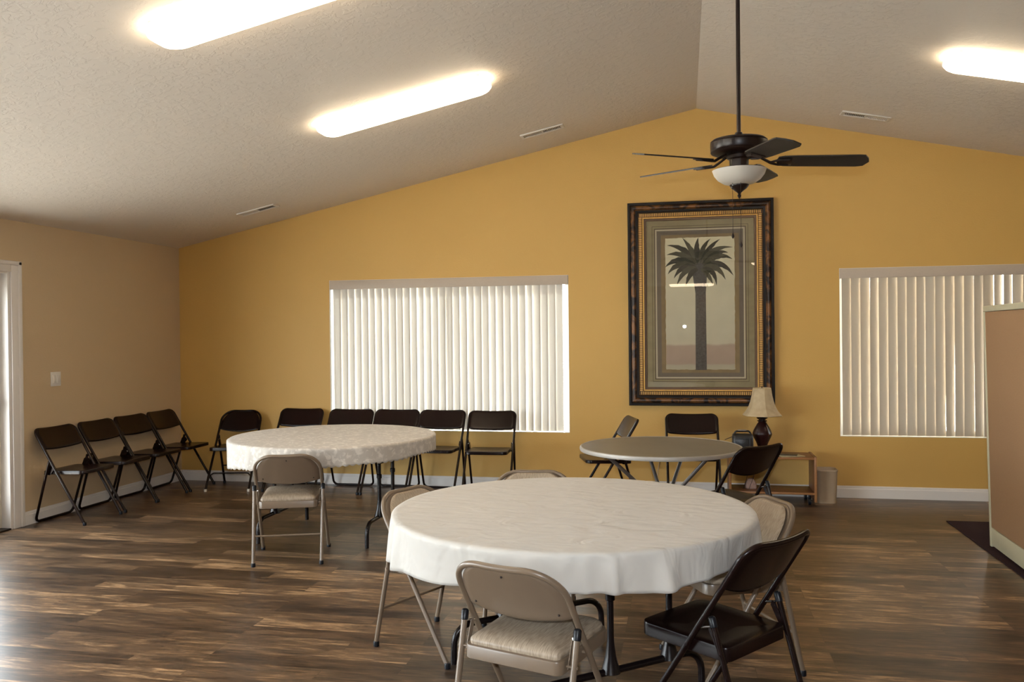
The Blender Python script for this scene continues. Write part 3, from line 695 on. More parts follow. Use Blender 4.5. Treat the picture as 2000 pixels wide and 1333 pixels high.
# ---------------------------------------------------------------- folding chairs
DIM = {'square': (0.218, 0.249, 0.209, -0.222, 0.224, -0.222, 0.775),
       'round': (0.211, 0.250, 0.201, -0.250, 0.200, -0.250, 0.762),
       'bow': (0.223, 0.236, 0.203, -0.267, 0.205, -0.266, 0.790),
       'padded': (0.226, 0.251, 0.217, -0.219, 0.210, -0.222, 0.741)}
def make_chair(kind, name, label, cat='chair'):
    wf, yf, wr, yr, wt, yt, zt = DIM[kind]
    met = 'beige_metal' if kind == 'padded' else 'brown_metal'
    t = thing(name, label, cat)
    RT = 0.0112
    by = lambda z: yf+(yt-yf)*z/zt
    wz = lambda z: wf+(wt-wf)*min(1, z/zt)
    bd = Vector((0, yt-yf, zt)).normalized()          # direction up the back
    bn = Vector((0, bd.z, -bd.y))                     # out of the back, forwards
    rc = {'square': 0.055, 'round': 0.125, 'bow': 0.070, 'padded': 0.135}[kind]
    zsp = 0.40
    cb = 0.018 if kind == 'square' else 0.022         # bow of the back
    # one tube: legs below the seat, back frame above it
    for s in (-1, 1):
        bm = bmnew(); tube(bm, [(s*wf, yf, 0.006), (s*wz(zsp), by(zsp), zsp)], RT, 12)
        lg = build('leg', bm, met, t)
        bm = bmnew(); lathe(bm, [(0.0125, 0.0), (0.0145, 0.002), (0.0145, 0.020), (0.0125, 0.026)], 14, (s*wf, yf-0.004, 0)); build('foot_cap', bm, 'rubber' if kind != 'round' else 'white_rubber', lg)
    zT = zt-RT
    path = fillet([(-wz(zsp), by(zsp), zsp), (-wt, by(zT), zT), (wt, by(zT), zT), (wz(zsp), by(zsp), zsp)], rc, 12)
    # bow the top bar backwards
    path2 = []
    for i in range(len(path)-1):
        a, b_ = path[i], path[i+1]
        m_ = 8 if abs(a.z-b_.z) < 0.002 and abs(a.x-b_.x) > 0.1 else 1
        for q in range(m_): path2.append(a.lerp(b_, q/m_))
    path2.append(path[-1])
    def bow(p):
        f = max(0.0, 1-(p.x/wt)**2) * max(0.0, min(1.0, (p.z-0.5)/0.08))
        return p-bn*cb*f
    bm = bmnew(); tube(bm, [bow(p) for p in path2], RT, 12); build('back_frame', bm, met, t)
    # back rest
    z1 = zt-(0.004 if kind == 'square' else 0.010)
    zb = z1-{'square': 0.168, 'round': 0.185, 'bow': 0.165, 'padded': 0.190}[kind]
    def half(z):
        e = wz(z)+(0.006 if kind == 'square' else -0.002)
        r_ = rc+0.008
        top = z1
        if z > top-r_:
            dz = z-(top-r_); e = e-r_+math.sqrt(max(0, r_*r_-dz*dz))
        if kind == 'square' and z < zb+0.04:
            dz = zb+0.04-z; e = e-0.028*(1-math.sqrt(max(0, 1-(dz/0.04)**2)))-0.004*dz/0.04-0.0
        return max(e, 0.02)
    def panel(bm, z_lo, z_hi, inset, off_f, off_b, sag, rows=18, cols=22, hf=half):
        F, B = [], []
        for i in range(rows+1):
            f = 0.5-0.5*math.cos(PI*i/rows)
            z = z_lo+(z_hi-z_lo)*f
            e = hf(z)-inset
            fr_, br_ = [], []
            for j in range(cols+1):
                u = -1+2*j/cols
                x = u*e
                zz = z-sag*(1-u*u)*(1-f)
                base = Vector((x, by(zz), zz))-bn*cb*(1-(x/wt)**2 if abs(x) < wt else 0)
                edge = min(1.0, (1-abs(u))*e/0.012, (z-z_lo)/0.012+0.0, (z_hi-z)/0.012)
                edge = math.sqrt(max(0.0, 1-(1-max(0, edge))**2))
                fr_.append(bm.verts.new(base+bn*(off_b+(off_f-off_b)*(0.5+0.5*edge))))
                br_.append(bm.verts.new(base+bn*(off_b+(off_f-off_b)*(0.5-0.5*edge))))
            F.append(fr_); B.append(br_)
        for i in range(rows):
            for j in range(cols):
                bm.faces.new((F[i][j], F[i][j+1], F[i+1][j+1], F[i+1][j])); bm.faces.new((B[i][j], B[i+1][j], B[i+1][j+1], B[i][j+1]))
        for i in range(rows):
            bm.faces.new((F[i][0], F[i+1][0], B[i+1][0], B[i][0])); bm.faces.new((F[i][-1], B[i][-1], B[i+1][-1], F[i+1][-1]))
        for j in range(cols):
            bm.faces.new((F[0][j], B[0][j], B[0][j+1], F[0][j+1])); bm.faces.new((F[-1][j], F[-1][j+1], B[-1][j+1], B[-1][j]))
    bm = bmnew()
    if kind == 'square': panel(bm, zb, z1, 0, 0.0125, -0.0125, 0.004)
    else: panel(bm, zb, z1, 0.006, 0.008, -0.006, 0.030 if kind == 'bow' else 0.016)
    br = build('backrest', bm, met, t, ang=50)
    if kind == 'padded':
        def half2(z):
            e = wz(z)-0.026; top = z1-0.014; r_ = rc-0.014
            if z > top-r_: e = e-r_+math.sqrt(max(0, r_*r_-(z-(top-r_))**2))
            lo = zb+0.012
            if z < lo+0.03: e = e-0.022*(1-math.sqrt(max(0, 1-((lo+0.03-z)/0.03)**2)))
            return max(e, 0.02)
        bm = bmnew(); panel(bm, zb+0.012, z1-0.014, 0.0, 0.030, 0.006, 0.012, hf=half2); build('back_pad', bm, 'pad', t, ang=60)
        bm = bmnew()
        for (x, z) in ((-wt*0.78, zb+0.022), (wt*0.78, zb+0.022), (0, z1-0.03)):
            p = Vector((x, by(z), z))-bn*(cb*(1-(x/wt)**2)+0.007)
            mm = Matrix.Translation(p) @ bn.to_track_quat('Z', 'Y').to_matrix().to_4x4()
            vs = bmesh.ops.create_uvsphere(bm, u_segments=8, v_segments=5, radius=0.0045)['verts']; bmesh.ops.transform(bm, matrix=mm, verts=vs)
        build('rivets', bm, 'bronze', br)
    # rear legs
    zc_ = 0.505; yc = by(zc_)-0.030
    rb = {'square': 0.012}.get(kind)
    if kind == 'square':
        for s in (-1, 1):
            bm = bmnew(); tube(bm, fillet([(s*(wr+0.012), yc+0.012, zc_), (s*wr, yr, 0.0115), (0, yr, 0.0115)], 0.045), 0.0105, 12)
            build('leg', bm, met, t)
    else:
        for s in (-1, 1):
            bm = bmnew(); tube(bm, [(s*wr, yr, 0.006), (s*(wr+0.006), yc, zc_)], 0.0112, 12)
            lg = build('leg', bm, met, t)
            bm = bmnew(); lathe(bm, [(0.0125, 0.0), (0.0145, 0.002), (0.0145, 0.020), (0.0125, 0.026)], 14, (s*wr, yr+0.003, 0)); build('foot_cap', bm, 'rubber', lg)
            bm = bmnew()
            d = Vector((s*0.006, yc-yr, zc_)).normalized(); p1 = Vector((s*(wr+0.006), yc, zc_))
            tube(bm, [p1-d*0.030, p1-d*0.028, p1+d*0.002, p1+d*0.007, p1+d*0.009], [0.0118, 0.0135, 0.0135, 0.010, 0.004], 12); build('leg_cap', bm, 'rubber', lg)
        bm = bmnew(); zz = 0.19; f = zz/zc_
        yy = yr+(yc-yr)*f; tube(bm, [(-wr, yy, zz), (wr, yy, zz)], 0.0065, 10)
        build('crossbar', bm, met, t)
        if kind == 'round':
            bm = bmnew(); zz = 0.165; tube(bm, fillet([(-wf, by(zz-0.03), zz-0.03), (-wf*0.80, by(zz), zz), (wf*0.80, by(zz), zz), (wf, by(zz-0.03), zz-0.03)], 0.03), 0.0065, 10); build('crossbar', bm, met, t)
    # seat pan
    zs = {'square': 0.425, 'round': 0.415, 'bow': 0.405, 'padded': 0.412}[kind]
    hs = {'square': 0.030, 'round': 0.034, 'bow': 0.050, 'padded': 0.048}[kind]
    sx = min(wz(0.42)-0.017, 0.198); yb_, ye = -0.165, 0.225
    def plan(inset, z, n=7):
        pts = []
        for cx, cy, a0, r_ in ((sx-0.05, ye-0.05, 0, 0.05), (-sx+0.05, ye-0.05, PI/2, 0.05), (-sx+0.03+0.008, yb_+0.03, PI, 0.03), (sx-0.03-0.008, yb_+0.03, 1.5*PI, 0.03)):
            for k in range(n+1):
                a = a0+PI/2*k/n; rr = max(r_-inset, 0.004)
                x = cx+rr*math.cos(a); y = cy+rr*math.sin(a)
                pts.append((x, y, z+(0.010*(y-yb_)/(ye-yb_))))
        return pts
    bm = bmnew()
    loft(bm, [plan(0.004, zs-hs), plan(0.0, zs-hs+0.003), plan(0, zs-0.006), plan(0.002, zs-0.001), plan(0.008, zs+0.0005)] + ([[(p[0]*0.82, p[1]*0.82+0.006, p[2]-0.006) for p in plan(0.03, zs)]] if kind != 'padded' else [])+([[(p[0]*0.4, p[1]*0.4+0.02, p[2]-0.012) for p in plan(0.03, zs)]] if kind != 'padded' else []), True, True)
    build('seat', bm, met, t, ang=35)
    if kind == 'padded':
        bm = bmnew()
        def pl(sc_, z):
            return [(p[0]*sc_, 0.03+(p[1]-0.03)*sc_, z+(p[2]-z*0)-zs if False else p[2]-zs+z) for p in plan(0.006, zs)]
        loft(bm, [pl(0.965, zs+0.0005), pl(0.975, zs+0.010), pl(0.965, zs+0.018), pl(0.90, zs+0.029), pl(0.76, zs+0.037), pl(0.5, zs+0.041), pl(0.2, zs+0.042)], False, True)
        build('seat_pad', bm, 'pad', t, ang=70)
    # hinge plates: seat to rear leg and to post
    for s in (-1, 1):
        bm = bmnew()
        xx = s*(sx+0.001)
        zl = zs-0.02
        yl = yr+(yc-yr)*(zl/zc_)
        rl = wr+0.006
        poly = [(yl-0.010, zl-0.010), (yl+0.030, zl-0.012), (yc+0.055, zs+0.03), (yc+0.030, zc_-0.015), (yc-0.004, zc_-0.03)]
        if kind != 'square': poly = [(yl-0.006, zl-0.008), (yl+0.012, zl-0.010), (yc+0.022, zc_-0.045), (yc+0.018, zc_-0.028), (yc+0.002, zc_-0.032)]
        prism(bm, poly, lambda p, k: (s*(sx+0.0008) if k == 0 else s*(sx+0.0035), p[0], p[1]))
        tube(bm, [(s*(sx-0.004), yl, zl), (s*(rl+0.012), yl, zl)], 0.005, 10)
        build('hinge_plate', bm, met, t)
        bm = bmnew(); tube(bm, [(s*(sx-0.004), by(zs-0.012), zs-0.012), (s*(wz(0.42)+0.012), by(zs-0.012), zs-0.012)], 0.006, 10)
        build('pivot_bolt', bm, met, t)
        bm = bmnew()
        tube(bm, [(s*(sx+0.006), yc+0.004, zc_-0.03), (s*(wz(zc_)-0.002), by(zc_-0.045), zc_-0.045)], 0.0045, 8); build('link_pin', bm, 'chrome', t)
    return t

G_SQ_L = 'dark brown square-backed folding chairs along the tan wall'
G_SQ_B = 'dark brown square-backed folding chairs along the window wall'
G_PAD = 'beige padded folding chairs round the cream tablecloth'
LY = -4.957
chairs = [
 ('square', LY, 6.175, -1.585, 'brown folding chair nearest the door, standing alone at the tan wall', G_SQ_L),
 ('square', LY, 6.675, -1.575, 'brown folding chair second from the door, its back edge meeting the next one', G_SQ_L),
 ('square', LY, 7.15, -1.60, 'brown folding chair third from the door at the tan wall, half hidden by the second', G_SQ_L),
 ('square', LY, 7.635, -1.545, 'brown folding chair at the tan wall, last of its row, nearest the corner', G_SQ_L),
 ('square', -3.791, 7.780, 3.15, 'brown square-backed folding chair next to the round-backed one, legs hidden by the lace tablecloth', G_SQ_B),
 ('square', -3.250, 7.760, 3.15, 'brown folding chair by the glowing blind, second square back from the corner', G_SQ_B),
 ('square', -2.778, 7.760, 3.13, 'brown folding chair behind the middle of the lace-covered table, third square back from the corner', G_SQ_B),
 ('square', -2.305, 7.740, 3.13, 'brown folding chair just past the lace cloth, last but one in the window row', G_SQ_B),
 ('square', -1.790, 7.700, 3.20, 'brown folding chair at the free end of the window row, whole seat in view', G_SQ_B),
 ('round', -4.40, 7.730, 3.32, 'brown round-backed folding chair in the corner with white-tipped feet', None),
 ('padded', -2.622, 5.325, 0.33, 'beige padded folding chair seen from behind, pulled up to the lace-covered table', None),
 ('padded', -1.177, 3.960, -2.016, 'beige padded folding chair at the cream cloth, facing away from the tan wall', G_PAD),
 ('padded', -0.534, 2.962, -0.324, 'beige padded folding chair in the foreground with its metal back to the camera', G_PAD),
 ('padded', -0.815, 4.476, 3.243, 'beige padded folding chair of which only the top shows behind the cream cloth', G_PAD),
 ('padded', 0.206, 3.948, 2.010, 'beige padded folding chair with fabric back facing us, behind the glossy brown chair', G_PAD),
 ('bow', 0.300, 5.75, 0.774, 'brown round-backed folding chair between the lamp cart and the beige chair', None),
 ('bow', 0.120, 3.235, 0.925, 'glossy dark brown folding chair in the foreground, back turned to us', None),
 ('square', -0.652, 7.335, 1.855, 'brown folding chair seen side-on behind the bare grey table', None),
 ('square', 0.068, 7.561, 3.190, 'brown folding chair facing us under the framed picture', None),
]
protos = {}
nm = {'square': 'folding_chair', 'round': 'round_back_folding_chair', 'bow': 'round_back_folding_chair', 'padded': 'padded_folding_chair'}
for (k, x, y, r, lab, grp) in chairs:
    if k not in protos: c = protos[k] = make_chair(k, nm[k], lab)
    else: c = copy_tree(protos[k])
    c.location = (x, y, 0); c.rotation_euler = (0, 0, r); tag(c, lab, 'folding chair')
    if grp: c['group'] = grp
    elif 'group' in c: del c['group']

# ---------------------------------------------------------------- round folding tables
def make_table(label, loc, ang, units=((-1, 0.0, 0.415), (1, 0.0, 0.415))):
    t = thing('round_folding_table', label, 'table', loc, ang)
    bm = bmnew(); lathe(bm, [(0.0, 0.712), (0.745, 0.712), (0.757, 0.716), (0.760, 0.728), (0.757, 0.741), (0.745, 0.745), (0.0, 0.745)][1:6], 72); build('tabletop', bm, 'grey_top', t)
    bm = bmnew()
    for s in (-1, 1): rbox(bm, -0.58, 0.58, s*0.30-0.012, s*0.30+0.012, 0.680, 0.7118, 0.002)
    build('apron_rail', bm, 'black_metal', t)
    for s, PXo, Y in units:
        X = PXo if PXo < 0.05 else 0.0
        # leg unit: a bowed foot tube with two flared posts
        Y = s*Y
        bm = bmnew(); tube(bm, fillet([(X-0.405, Y, 0.004), (X-0.40, Y, 0.175), (X+0.40, Y, 0.175), (X+0.405, Y, 0.004)], 0.085, 8), 0.0145, 12)
        tb = build('leg', bm, 'black_metal', t)
        for q in (-1, 1):
            bm = bmnew(); px = PXo+q*0.145
            lathe(bm, [(0.040, 0.172), (0.034, 0.192), (0.022, 0.235), (0.0150, 0.285), (0.0135, 0.32), (0.0135, 0.450), (0.019, 0.455), (0.019, 0.480), (0.0135, 0.485), (0.0135, 0.695)], 16, (px, Y, 0))
            build('post', bm, 'black_metal', tb)
        bm = bmnew(); tube(bm, [(X, Y, 0.56), (X, Y-s*0.30, 0.70)], 0.009, 10); tube(bm, [(X-0.145, Y, 0.56), (X+0.145, Y, 0.56)], 0.008, 10)
        build('brace', bm, 'black_metal', t)
    return t
T1 = (-0.481, 3.621); T2 = (-2.61, 6.02)
make_table('round folding table on black tube legs under the plain cream cloth', (T1[0], T1[1], 0), math.radians(40), ((1, 0.03, 0.415), (-1, 0.09, 0.36)))
make_table('round folding table on black tube legs under the lace cloth', (T2[0], T2[1], 0), math.radians(90))

def cloth(name, label, m, loc, R, dropf, scallop, seed, nA=360, foldf=lambda a: 0.012, press=()):
    rnd = random.Random(seed)
    ph = [rnd.uniform(0, 2*PI) for _ in range(6)]
    def fold(a):
        # gathers of uneven spacing
        w = a+0.25*math.sin(2*a+ph[0])+0.12*math.sin(5*a+ph[1])
        q = 0.5*math.sin(19*w+ph[2])+0.4*math.sin(31*w+ph[3])+0.35*math.sin(12*w+ph[4])
        return q+0.35*abs(q)
    bm = bmnew(); rings = []
    zt = 0.7475
    prof = [('t', 0.06), ('t', 0.3), ('t', 0.6), ('t', 0.85), ('t', 0.97)]
    for _, f in prof:
        rings.append([(R*f*math.cos(2*PI*k/nA), R*f*math.sin(2*PI*k/nA), zt) for k in range(nA)])
    nd = 14
    for i in range(nd+1):
        ring = []
        s = i/nd
        for k in range(nA):
            a = 2*PI*k/nA; D = dropf(a)
            q = s*D
            rc = 0.012
            if q < rc*1.57:
                th = q/rc; r = R-0.008+rc*math.sin(th); z = zt-rc*(1-math.cos(th))
            else:
                r = R+0.004; z = zt-rc-(q-rc*1.57)
                fl = (q-rc*1.57)/0.16
                folds = foldf(a)
                for pa, pw in press:
                    dd = (a-pa+PI) % (2*PI)-PI
                    folds *= 1-0.7*math.exp(-(dd/pw)**2); r -= 0.040*min(1, fl)*math.exp(-(dd/pw)**2)
                r += folds*max(-0.3, fold(a))*min(1.2, fl)**0.7
            if scallop and i == nd: z -= 0.010*abs(math.sin(a*scallop/2))
            if i == nd: z += 0.002*math.sin(9*a+ph[5])
            ring.append((r*math.cos(a), r*math.sin(a), z))
        rings.append(ring)
    loft(bm, rings, True, False)
    o = build(name, bm, m, None, loc, ang=80)
    md = o.modifiers.new('cloth_thickness', 'SOLIDIFY'); md.thickness = 0.0015; md.offset = 1
    return tag(o, label, 'tablecloth')
def drop1(a):   # angle 0 = +x, -90 deg = towards the camera
    d = 0.146+0.044*max(0, math.cos(a-PI*1.02))+0.005*math.sin(5*a+1)+0.005*math.sin(11*a)
    return d
def drop2(a): return 0.150+0.042*math.cos(a-PI)+0.004*math.sin(7*a)
cloth('tablecloth', 'plain cream tablecloth draped over the round table in the foreground', 'cloth', (T1[0], T1[1], 0), 0.766, drop1, 0, 4, 360, lambda a: 0.017+0.009*math.cos(a-PI)**2, ((-1.92, 0.26), (-0.45, 0.18)))
cloth('lace_tablecloth', 'white lace tablecloth with scalloped hem over the table before the window', 'lace', (T2[0], T2[1], 0), 0.766, drop2, 104, 9, 720, lambda a: 0.011+0.006*math.cos(a-PI), ((-1.30, 0.26),))

# bare grey table
g = thing('grey_pedestal_table', 'bare round grey table with metal rim and crossed grey tube legs', 'table', (-0.163, 5.747, 0))
bm = bmnew(); lathe(bm, [(0.515, 0.716), (0.526, 0.718), (0.526, 0.7385), (0.515, 0.7395)], 72); build('tabletop', bm, 'grey_top', g)
bm = bmnew(); rr = []
prof = [(0.526, 0.712), (0.535, 0.714), (0.538, 0.726), (0.535, 0.738), (0.528, 0.7415), (0.522, 0.740)]
lathe(bm, prof+[(0.522, 0.712)], 72, cap0=False, cap1=False)
n_ = 72
build('metal_rim', bm, 'alu', g)
tops = [(-0.345, -0.30), (0.29, -0.30), (-0.15, 0.42), (0.15, 0.42)]
for i, (tx, ty) in enumerate(tops):
    bx, by_ = -tx*0.85, -ty*0.85
    nl = Vector((-ty, tx, 0)).normalized()*(0.030 if i in (0, 1) else -0.030)
    bm = bmnew(); tube(bm, [Vector((tx, ty, 0.7155))+nl, Vector((bx, by_, 0.012))+nl], 0.0125, 12)
    lg = build('leg', bm, 'greytube', g)
    bm = bmnew(); lathe(bm, [(0.015, 0.0), (0.017, 0.003), (0.017, 0.022), (0.014, 0.028)], 12, (bx+nl.x, by_+nl.y, 0)); build('foot_cap', bm, 'rubber', lg)
bm = bmnew(); tube(bm, [(0.075*math.cos(2*PI*k/24), 0.075*math.sin(2*PI*k/24), 0.40) for k in range(24)], 0.008, 8, closed=True); build('binding_ring', bm, 'red', g)

# ---------------------------------------------------------------- cart and what stands on it
CX0, CX1, CY0, CY1 = 0.385, 1.095, 7.62, 7.965
cart = thing('rolling_cart', 'low wooden two-shelf cart on casters below the framed picture', 'cart', ((CX0+CX1)/2, (CY0+CY1)/2, 0))
cw, cd = (CX1-CX0)/2, (CY1-CY0)/2
for s in (-1, 1):
    bm = bmnew(); rbox(bm, s*cw-0.010, s*cw+0.010, -cd+0.004, cd, 0.028, 0.418, 0.002); sp = build('side_panel', bm, 'cart', cart)
    bm = bmnew(); rbox(bm, s*cw-0.0102, s*cw+0.0102, -cd, -cd+0.0045, 0.028, 0.4182, 0.001); build('front_edge', bm, 'cart_edge', sp)
for z in (0.394, 0.092):
    bm = bmnew(); rbox(bm, -cw+0.0105, cw-0.0105, -cd+0.008, cd-0.004, z, z+0.018, 0.001); sh = build('shelf', bm, 'cart', cart)
    bm = bmnew(); rbox(bm, -cw+0.0105, cw-0.0105, -cd+0.003, -cd+0.0078, z, z+0.0182, 0.001); build('front_edge', bm, 'cart_edge', sh)
for sx_ in (-1, 1):
    for sy in (-1, 1):
        bm = bmnew(); c = Vector((sx_*(cw-0.045), sy*(cd-0.05), 0.030))
        tube(bm, [c+Vector((-0.011, 0, 0)), c+Vector((-0.010, 0, 0)), c+Vector((0.010, 0, 0)), c+Vector((0.011, 0, 0))], [0.025, 0.030, 0.030, 0.025], 18)
        tube(bm, [c+Vector((0, 0.012, 0.0)), c+Vector((0, 0.012, 0.062))], 0.010, 8)
        build('caster', bm, 'rubber', cart)

lamp = thing('table_lamp', 'unlit table lamp with dark maroon body and parchment bell shade on the cart', 'lamp', (0.672, 7.80, 0.4125))
bm = bmnew()
lathe(bm, [(0.066, 0.0), (0.070, 0.006), (0.066, 0.018), (0.044, 0.030), (0.036, 0.045), (0.040, 0.070), (0.052, 0.105), (0.072, 0.145), (0.084, 0.175), (0.084, 0.185), (0.074, 0.215), (0.055, 0.250), (0.040, 0.275), (0.030, 0.290)], 40, mod=lambda a, z: 1-0.05*abs(math.sin(3*a)) if 0.05 < z < 0.27 else 1)
build('lamp_body', bm, 'maroon', lamp)
bm = bmnew()
lathe(bm, [(0.028, 0.286), (0.044, 0.296), (0.040, 0.300), (0.024, 0.303)], 36, mod=lambda a, z: 1-0.22*abs(math.sin(4*a)))
lathe(bm, [(0.024, 0.300), (0.030, 0.310), (0.050, 0.322), (0.044, 0.326), (0.018, 0.318), (0.012, 0.34), (0.012, 0.40)], 36, mod=lambda a, z: 1-0.25*abs(math.sin(3*a)) if z > 0.305 and z < 0.33 else 1)
build('leaf_collar', bm, 'bronze', lamp)
bm = bmnew(); tube(bm, [(0, 0, 0.395), (0, 0, 0.60)], 0.004, 8)
tube(bm, [(-0.075, 0, 0.575), (0.075, 0, 0.575)], 0.002, 6); build('harp', bm, 'bronze', lamp)
bm = bmnew()
def shade_ring(r, z, seg=6):
    pts = []; n = 6
    for k in range(n):
        a0 = 2*PI*k/n+0.52+0.18; a1 = a0+2*PI/n
        for q in range(seg):
            f = q/seg
            x = r*((1-f)*math.cos(a0)+f*math.cos(a1)); y = r*((1-f)*math.sin(a0)+f*math.sin(a1))
            l = math.hypot(x, y); k2 = 1+0.35*(r/l-1)
            pts.append((x*k2, y*k2, z))
    return pts
prf = [(0.080, 0.590), (0.084, 0.572), (0.092, 0.52), (0.104, 0.47), (0.120, 0.425), (0.142, 0.385), (0.166, 0.357), (0.176, 0.345)]
loft(bm, [shade_ring(r, z) for r, z in prf], False, False)
sh = build('lamp_shade', bm, 'shade', lamp, ang=18)
md = sh.modifiers.new('shade_thickness', 'SOLIDIFY'); md.thickness = 0.002

# black bag, papers, things hanging by the cart
bag = thing('black_bag', 'black vinyl bag with a top handle standing on the cart behind the grey table', 'bag', (0.497, 7.715, 0.4125))
bm = bmnew()
loft(bm, [[(p[0]*sx2, p[1]*sy2, z) for p in rrect(0.185, 0.13, 0.03)] for sx2, sy2, z in ((0.86, 0.80, 0.0005), (0.93, 0.9, 0.008), (0.96, 0.95, 0.04), (0.98, 1.0, 0.10), (0.97, 0.95, 0.15), (0.95, 0.82, 0.172), (0.90, 0.6, 0.186), (0.80, 0.4, 0.190))])
build('bag_body', bm, 'bag', bag)
bm = bmnew(); tube(bm, fillet([(-0.075, 0, 0.182), (-0.055, 0, 0.212), (0.055, 0, 0.212), (0.075, 0, 0.182)], 0.02), 0.008, 8); build('handle', bm, 'bag', bag)
bm = bmnew(); rbox(bm, -0.04, 0.035, -0.012, 0.012, 0.216, 0.224, 0.003); build('handle_grip', bm, 'pouch', bag)
bm = bmnew(); tube(bm, fillet([(-0.088, -0.02, 0.165), (-0.12, -0.05, 0.155), (-0.155, -0.06, 0.140)], 0.02), 0.003, 8); build('strap', bm, 'bag', bag)
bm = bmnew(); rbox(bm, -0.07, 0.05, -0.067, -0.060, 0.060, 0.150, 0.006); build('front_flap', bm, 'bag', bag)
bm = bmnew()
poly = [(-0.045, 0), (0.045, -0.004), (0.048, -0.05), (0.040, -0.098), (0.0, -0.104), (-0.040, -0.096), (-0.048, -0.04)]
prism(bm, poly, lambda p, k: (p[0], -0.003 if k == 0 else 0.003, p[1]))
tag(build('hanging_cloth', bm, 'pouch', None, (0.475, 7.614, 0.4125)), 'small grey printed cloth hanging from the cart edge below the black bag', 'cloth')
bm = bmnew(); tube(bm, fillet([(0, 0.03, 0.0028), (0, -0.012, 0.0028), (0.0, -0.012, -0.05), (-0.02, 0.06, -0.20), (-0.05, 0.08, -0.2985)], [0.004, 0.004, 0.05]), 0.0022, 6); tube(bm, fillet([(0.03, 0.03, 0.0028), (0.03, -0.012, 0.0028), (0.035, -0.012, -0.06), (0.04, 0.05, -0.18), (0.0, 0.09, -0.2985)], [0.004, 0.004, 0.05]), 0.0022, 6)
tag(build('power_cord', bm, 'bag', None, (0.548, 7.625, 0.4125)), 'thin dark cords drooping from the cart top to its lower shelf', 'cord')
bm = bmnew(); loft(bm, [[(p[0]*k, p[1]*k, z) for p in rrect(0.10, 0.08, 0.02)] for k, z in ((0.9, 0.0), (1.0, 0.01), (0.9, 0.05), (0.5, 0.085), (0.2, 0.09))])
tag(build('cloth_bundle', bm, 'pink', None, (0.57, 7.78, 0.1105)), 'pinkish cloth bundle lying on the lower shelf of the cart', 'cloth')
for i, (x, y, r, zz, w_, h_) in enumerate(((0.895, 7.735, 0.30, 0.4125, 0.21, 0.16), (0.885, 7.765, -0.2, 0.4165, 0.16, 0.12))):
    bm = bmnew(); rbox(bm, -w_/2, w_/2, -h_/2, h_/2, 0.0, 0.0035, 0.0008)
    tag(build('magazine', bm, 'paper' if i == 0 else 'bag', None, (x, y, zz), r), ('pale magazine lying on the cart beside the lamp', 'small dark booklet lying on top of the pale magazine')[i], 'magazine')

# waste bin
bm = bmnew()
def bring(k, z, o=0): return [(p[0]*k, p[1]*k, z) for p in rrect(0.190+o, 0.20+o, 0.045, 6)]
loft(bm, [bring(0.86, 0.0), bring(0.875, 0.006), bring(0.97, 0.272), bring(1.0, 0.276), bring(1.015, 0.284), bring(1.0, 0.292), bring(0.965, 0.288), bring(0.86, 0.012)], True, True)
tag(build('waste_bin', bm, 'bin', None, (1.205, 7.83, 0)), 'small beige plastic waste bin on the floor between cart and blind', 'waste bin')

# pale wire down the wall behind the grey table
bm = bmnew(); tube(bm, fillet([(0, 0, 0.41), (0.0, 0, 0.30), (-0.03, 0, 0.115)], 0.1), 0.0025, 6); rbox(bm, -0.035, 0.035, -0.003, 0.0055, 0.365, 0.475, 0.002)
tag(build('wall_cord', bm, 'cord', None, (-0.235, YB-0.006, 0)), 'thin pale cord running down the yellow wall behind the grey table', 'cord')

# office partition and rug
bm = bmnew()
prism(bm, [(1.995, 7.15), (3.60, 7.17), (3.58, 4.2), (1.975, 4.18)], lambda p, k: (p[0], p[1], 0.0006 if k == 0 else 0.007))
tag(build('rug', bm, 'rug', None, (0, 0, 0), smooth=False), 'dark plum rug on the plank floor under the office partition', 'rug')
part = thing('office_partition', 'tan fabric cubicle panel with cream trim standing at the edge of the rug', 'partition', (2.085, 6.36, 0.0082), math.radians(-1.8)); part.rotation_euler[1] = -0.022
PL = 1.85
bm = bmnew(); rbox(bm, -0.030, 0.030, -PL+0.03, -0.03, 0.135, 1.610, 0.006); build('fabric_panel', bm, 'cork', part)
bm = bmnew(); rbox(bm, -0.034, 0.034, -PL, 0, 1.612, 1.652, 0.006); build('top_cap', bm, 'cream', part)
bm = bmnew(); rbox(bm, -0.031, 0.031, -PL+0.03, -0.03, 0.012, 0.133, 0.003); build('base_rail', bm, 'cream', part)
for y in (-0.0295, -PL):
    bm = bmnew(); rbox(bm, -0.034, 0.034, y, y+0.0295, 0.0, 1.611, 0.004); build('end_post', bm, 'cream', part)

# ---------------------------------------------------------------- light
w = bpy.data.worlds.new('World'); SC.world = w; w.use_nodes = True
bg = w.node_tree.nodes['Background']; bg.inputs[0].default_value = (0.88, 0.93, 1.0, 1); bg.inputs[1].default_value = 17.0
def area(name, loc, rot, sx, sy, power, col, portal=False):
    ld = bpy.data.lights.new(name, 'AREA'); ld.shape = 'RECTANGLE'; ld.size = sx; ld.size_y = sy; ld.energy = power; ld.color = col
    o = bpy.data.objects.new(name, ld); COL.objects.link(o); o.location = loc; o.rotation_euler = rot
    if portal: ld.cycles.is_portal = True
    return o
area('door_portal', (XL-0.17, (DY0+DY1)/2, 1.0), (0, -PI/2, 0), 2.0, 1.9, 1, (1, 1, 1), True)
area('glazing_portal', (XL-0.17, (PY0+PY1)/2, 1.0), (0, -PI/2, 0), 2.0, 4.8, 1, (1, 1, 1), True)
area('window_portal', (-2.3, YB+0.17, 1.3), (-PI/2, 0, 0), 2.5, 1.5, 1, (1, 1, 1), True)
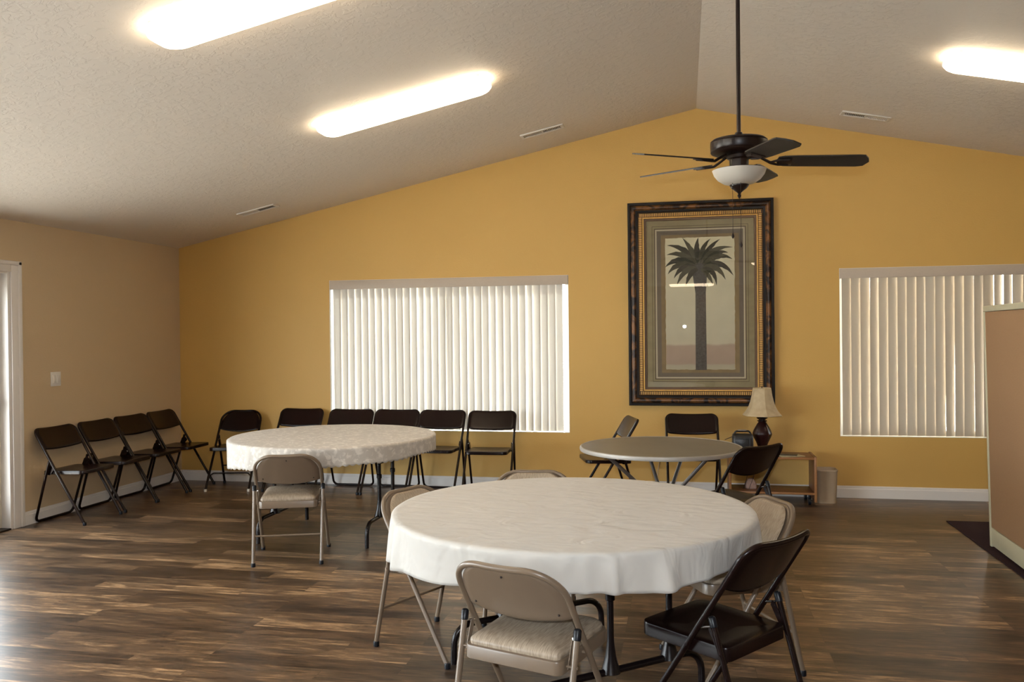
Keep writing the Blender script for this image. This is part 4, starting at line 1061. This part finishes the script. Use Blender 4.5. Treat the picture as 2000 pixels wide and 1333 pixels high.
area('window_portal', (2.6, YB+0.17, 1.3), (-PI/2, 0, 0), 2.5, 1.5, 1, (1, 1, 1), True)
sl_ = bpy.data.lights.new('sun', 'SUN'); sl_.energy = 175; sl_.angle = 0.01; sl_.color = (1.0, 0.95, 0.86)
so = bpy.data.objects.new('sun', sl_); COL.objects.link(so); so.location = (3, 14, 12)
so.rotation_euler = (-Vector((0.03, 0.62, 0.80))).to_track_quat('-Z', 'Y').to_euler()
# the camera's own flash
fl = bpy.data.lights.new('camera_flash', 'SPOT'); fl.energy = 285; fl.color = (0.84, 0.92, 1.0); fl.shadow_soft_size = 0.022; fl.spot_size = math.radians(95); fl.spot_blend = 0.6
fo = bpy.data.objects.new('camera_flash', fl); COL.objects.link(fo); fo.location = (0.01, -0.02, 1.62)

# ---------------------------------------------------------------- camera
f, yaw, pitch, roll, h = 1655.06, -0.20040, -0.0072, -0.0101, 1.4932
fw = Vector((math.sin(yaw)*math.cos(pitch), math.cos(yaw)*math.cos(pitch), math.sin(pitch)))
rt = Vector((math.cos(yaw), -math.sin(yaw), 0)); up = rt.cross(fw)
r2 = rt*math.cos(roll)+up*math.sin(roll); u2 = -rt*math.sin(roll)+up*math.cos(roll)
cd_ = bpy.data.cameras.new('camera'); cam = bpy.data.objects.new('camera', cd_); COL.objects.link(cam)
mw = Matrix((r2, u2, -fw)).transposed().to_4x4(); mw.translation = Vector((0, 0, h)); cam.matrix_world = mw
cd_.sensor_width = 36; cd_.sensor_fit = 'HORIZONTAL'; cd_.lens = f/2000*36; cd_.clip_start = 0.05; cd_.clip_end = 200
SC.camera = cam
fo.rotation_euler = mw.to_euler()

SC.view_settings.view_transform = 'Standard'; SC.view_settings.look = 'None'; SC.view_settings.gamma = 1
SC.view_settings.use_curve_mapping = False; SC.view_settings.exposure = 0.0
SC.cycles.use_denoising = True
SC.cycles.max_bounces = 10; SC.cycles.diffuse_bounces = 5; SC.cycles.transparent_max_bounces = 12
SC.cycles.sample_clamp_indirect = 6
SC.cycles.caustics_reflective = False
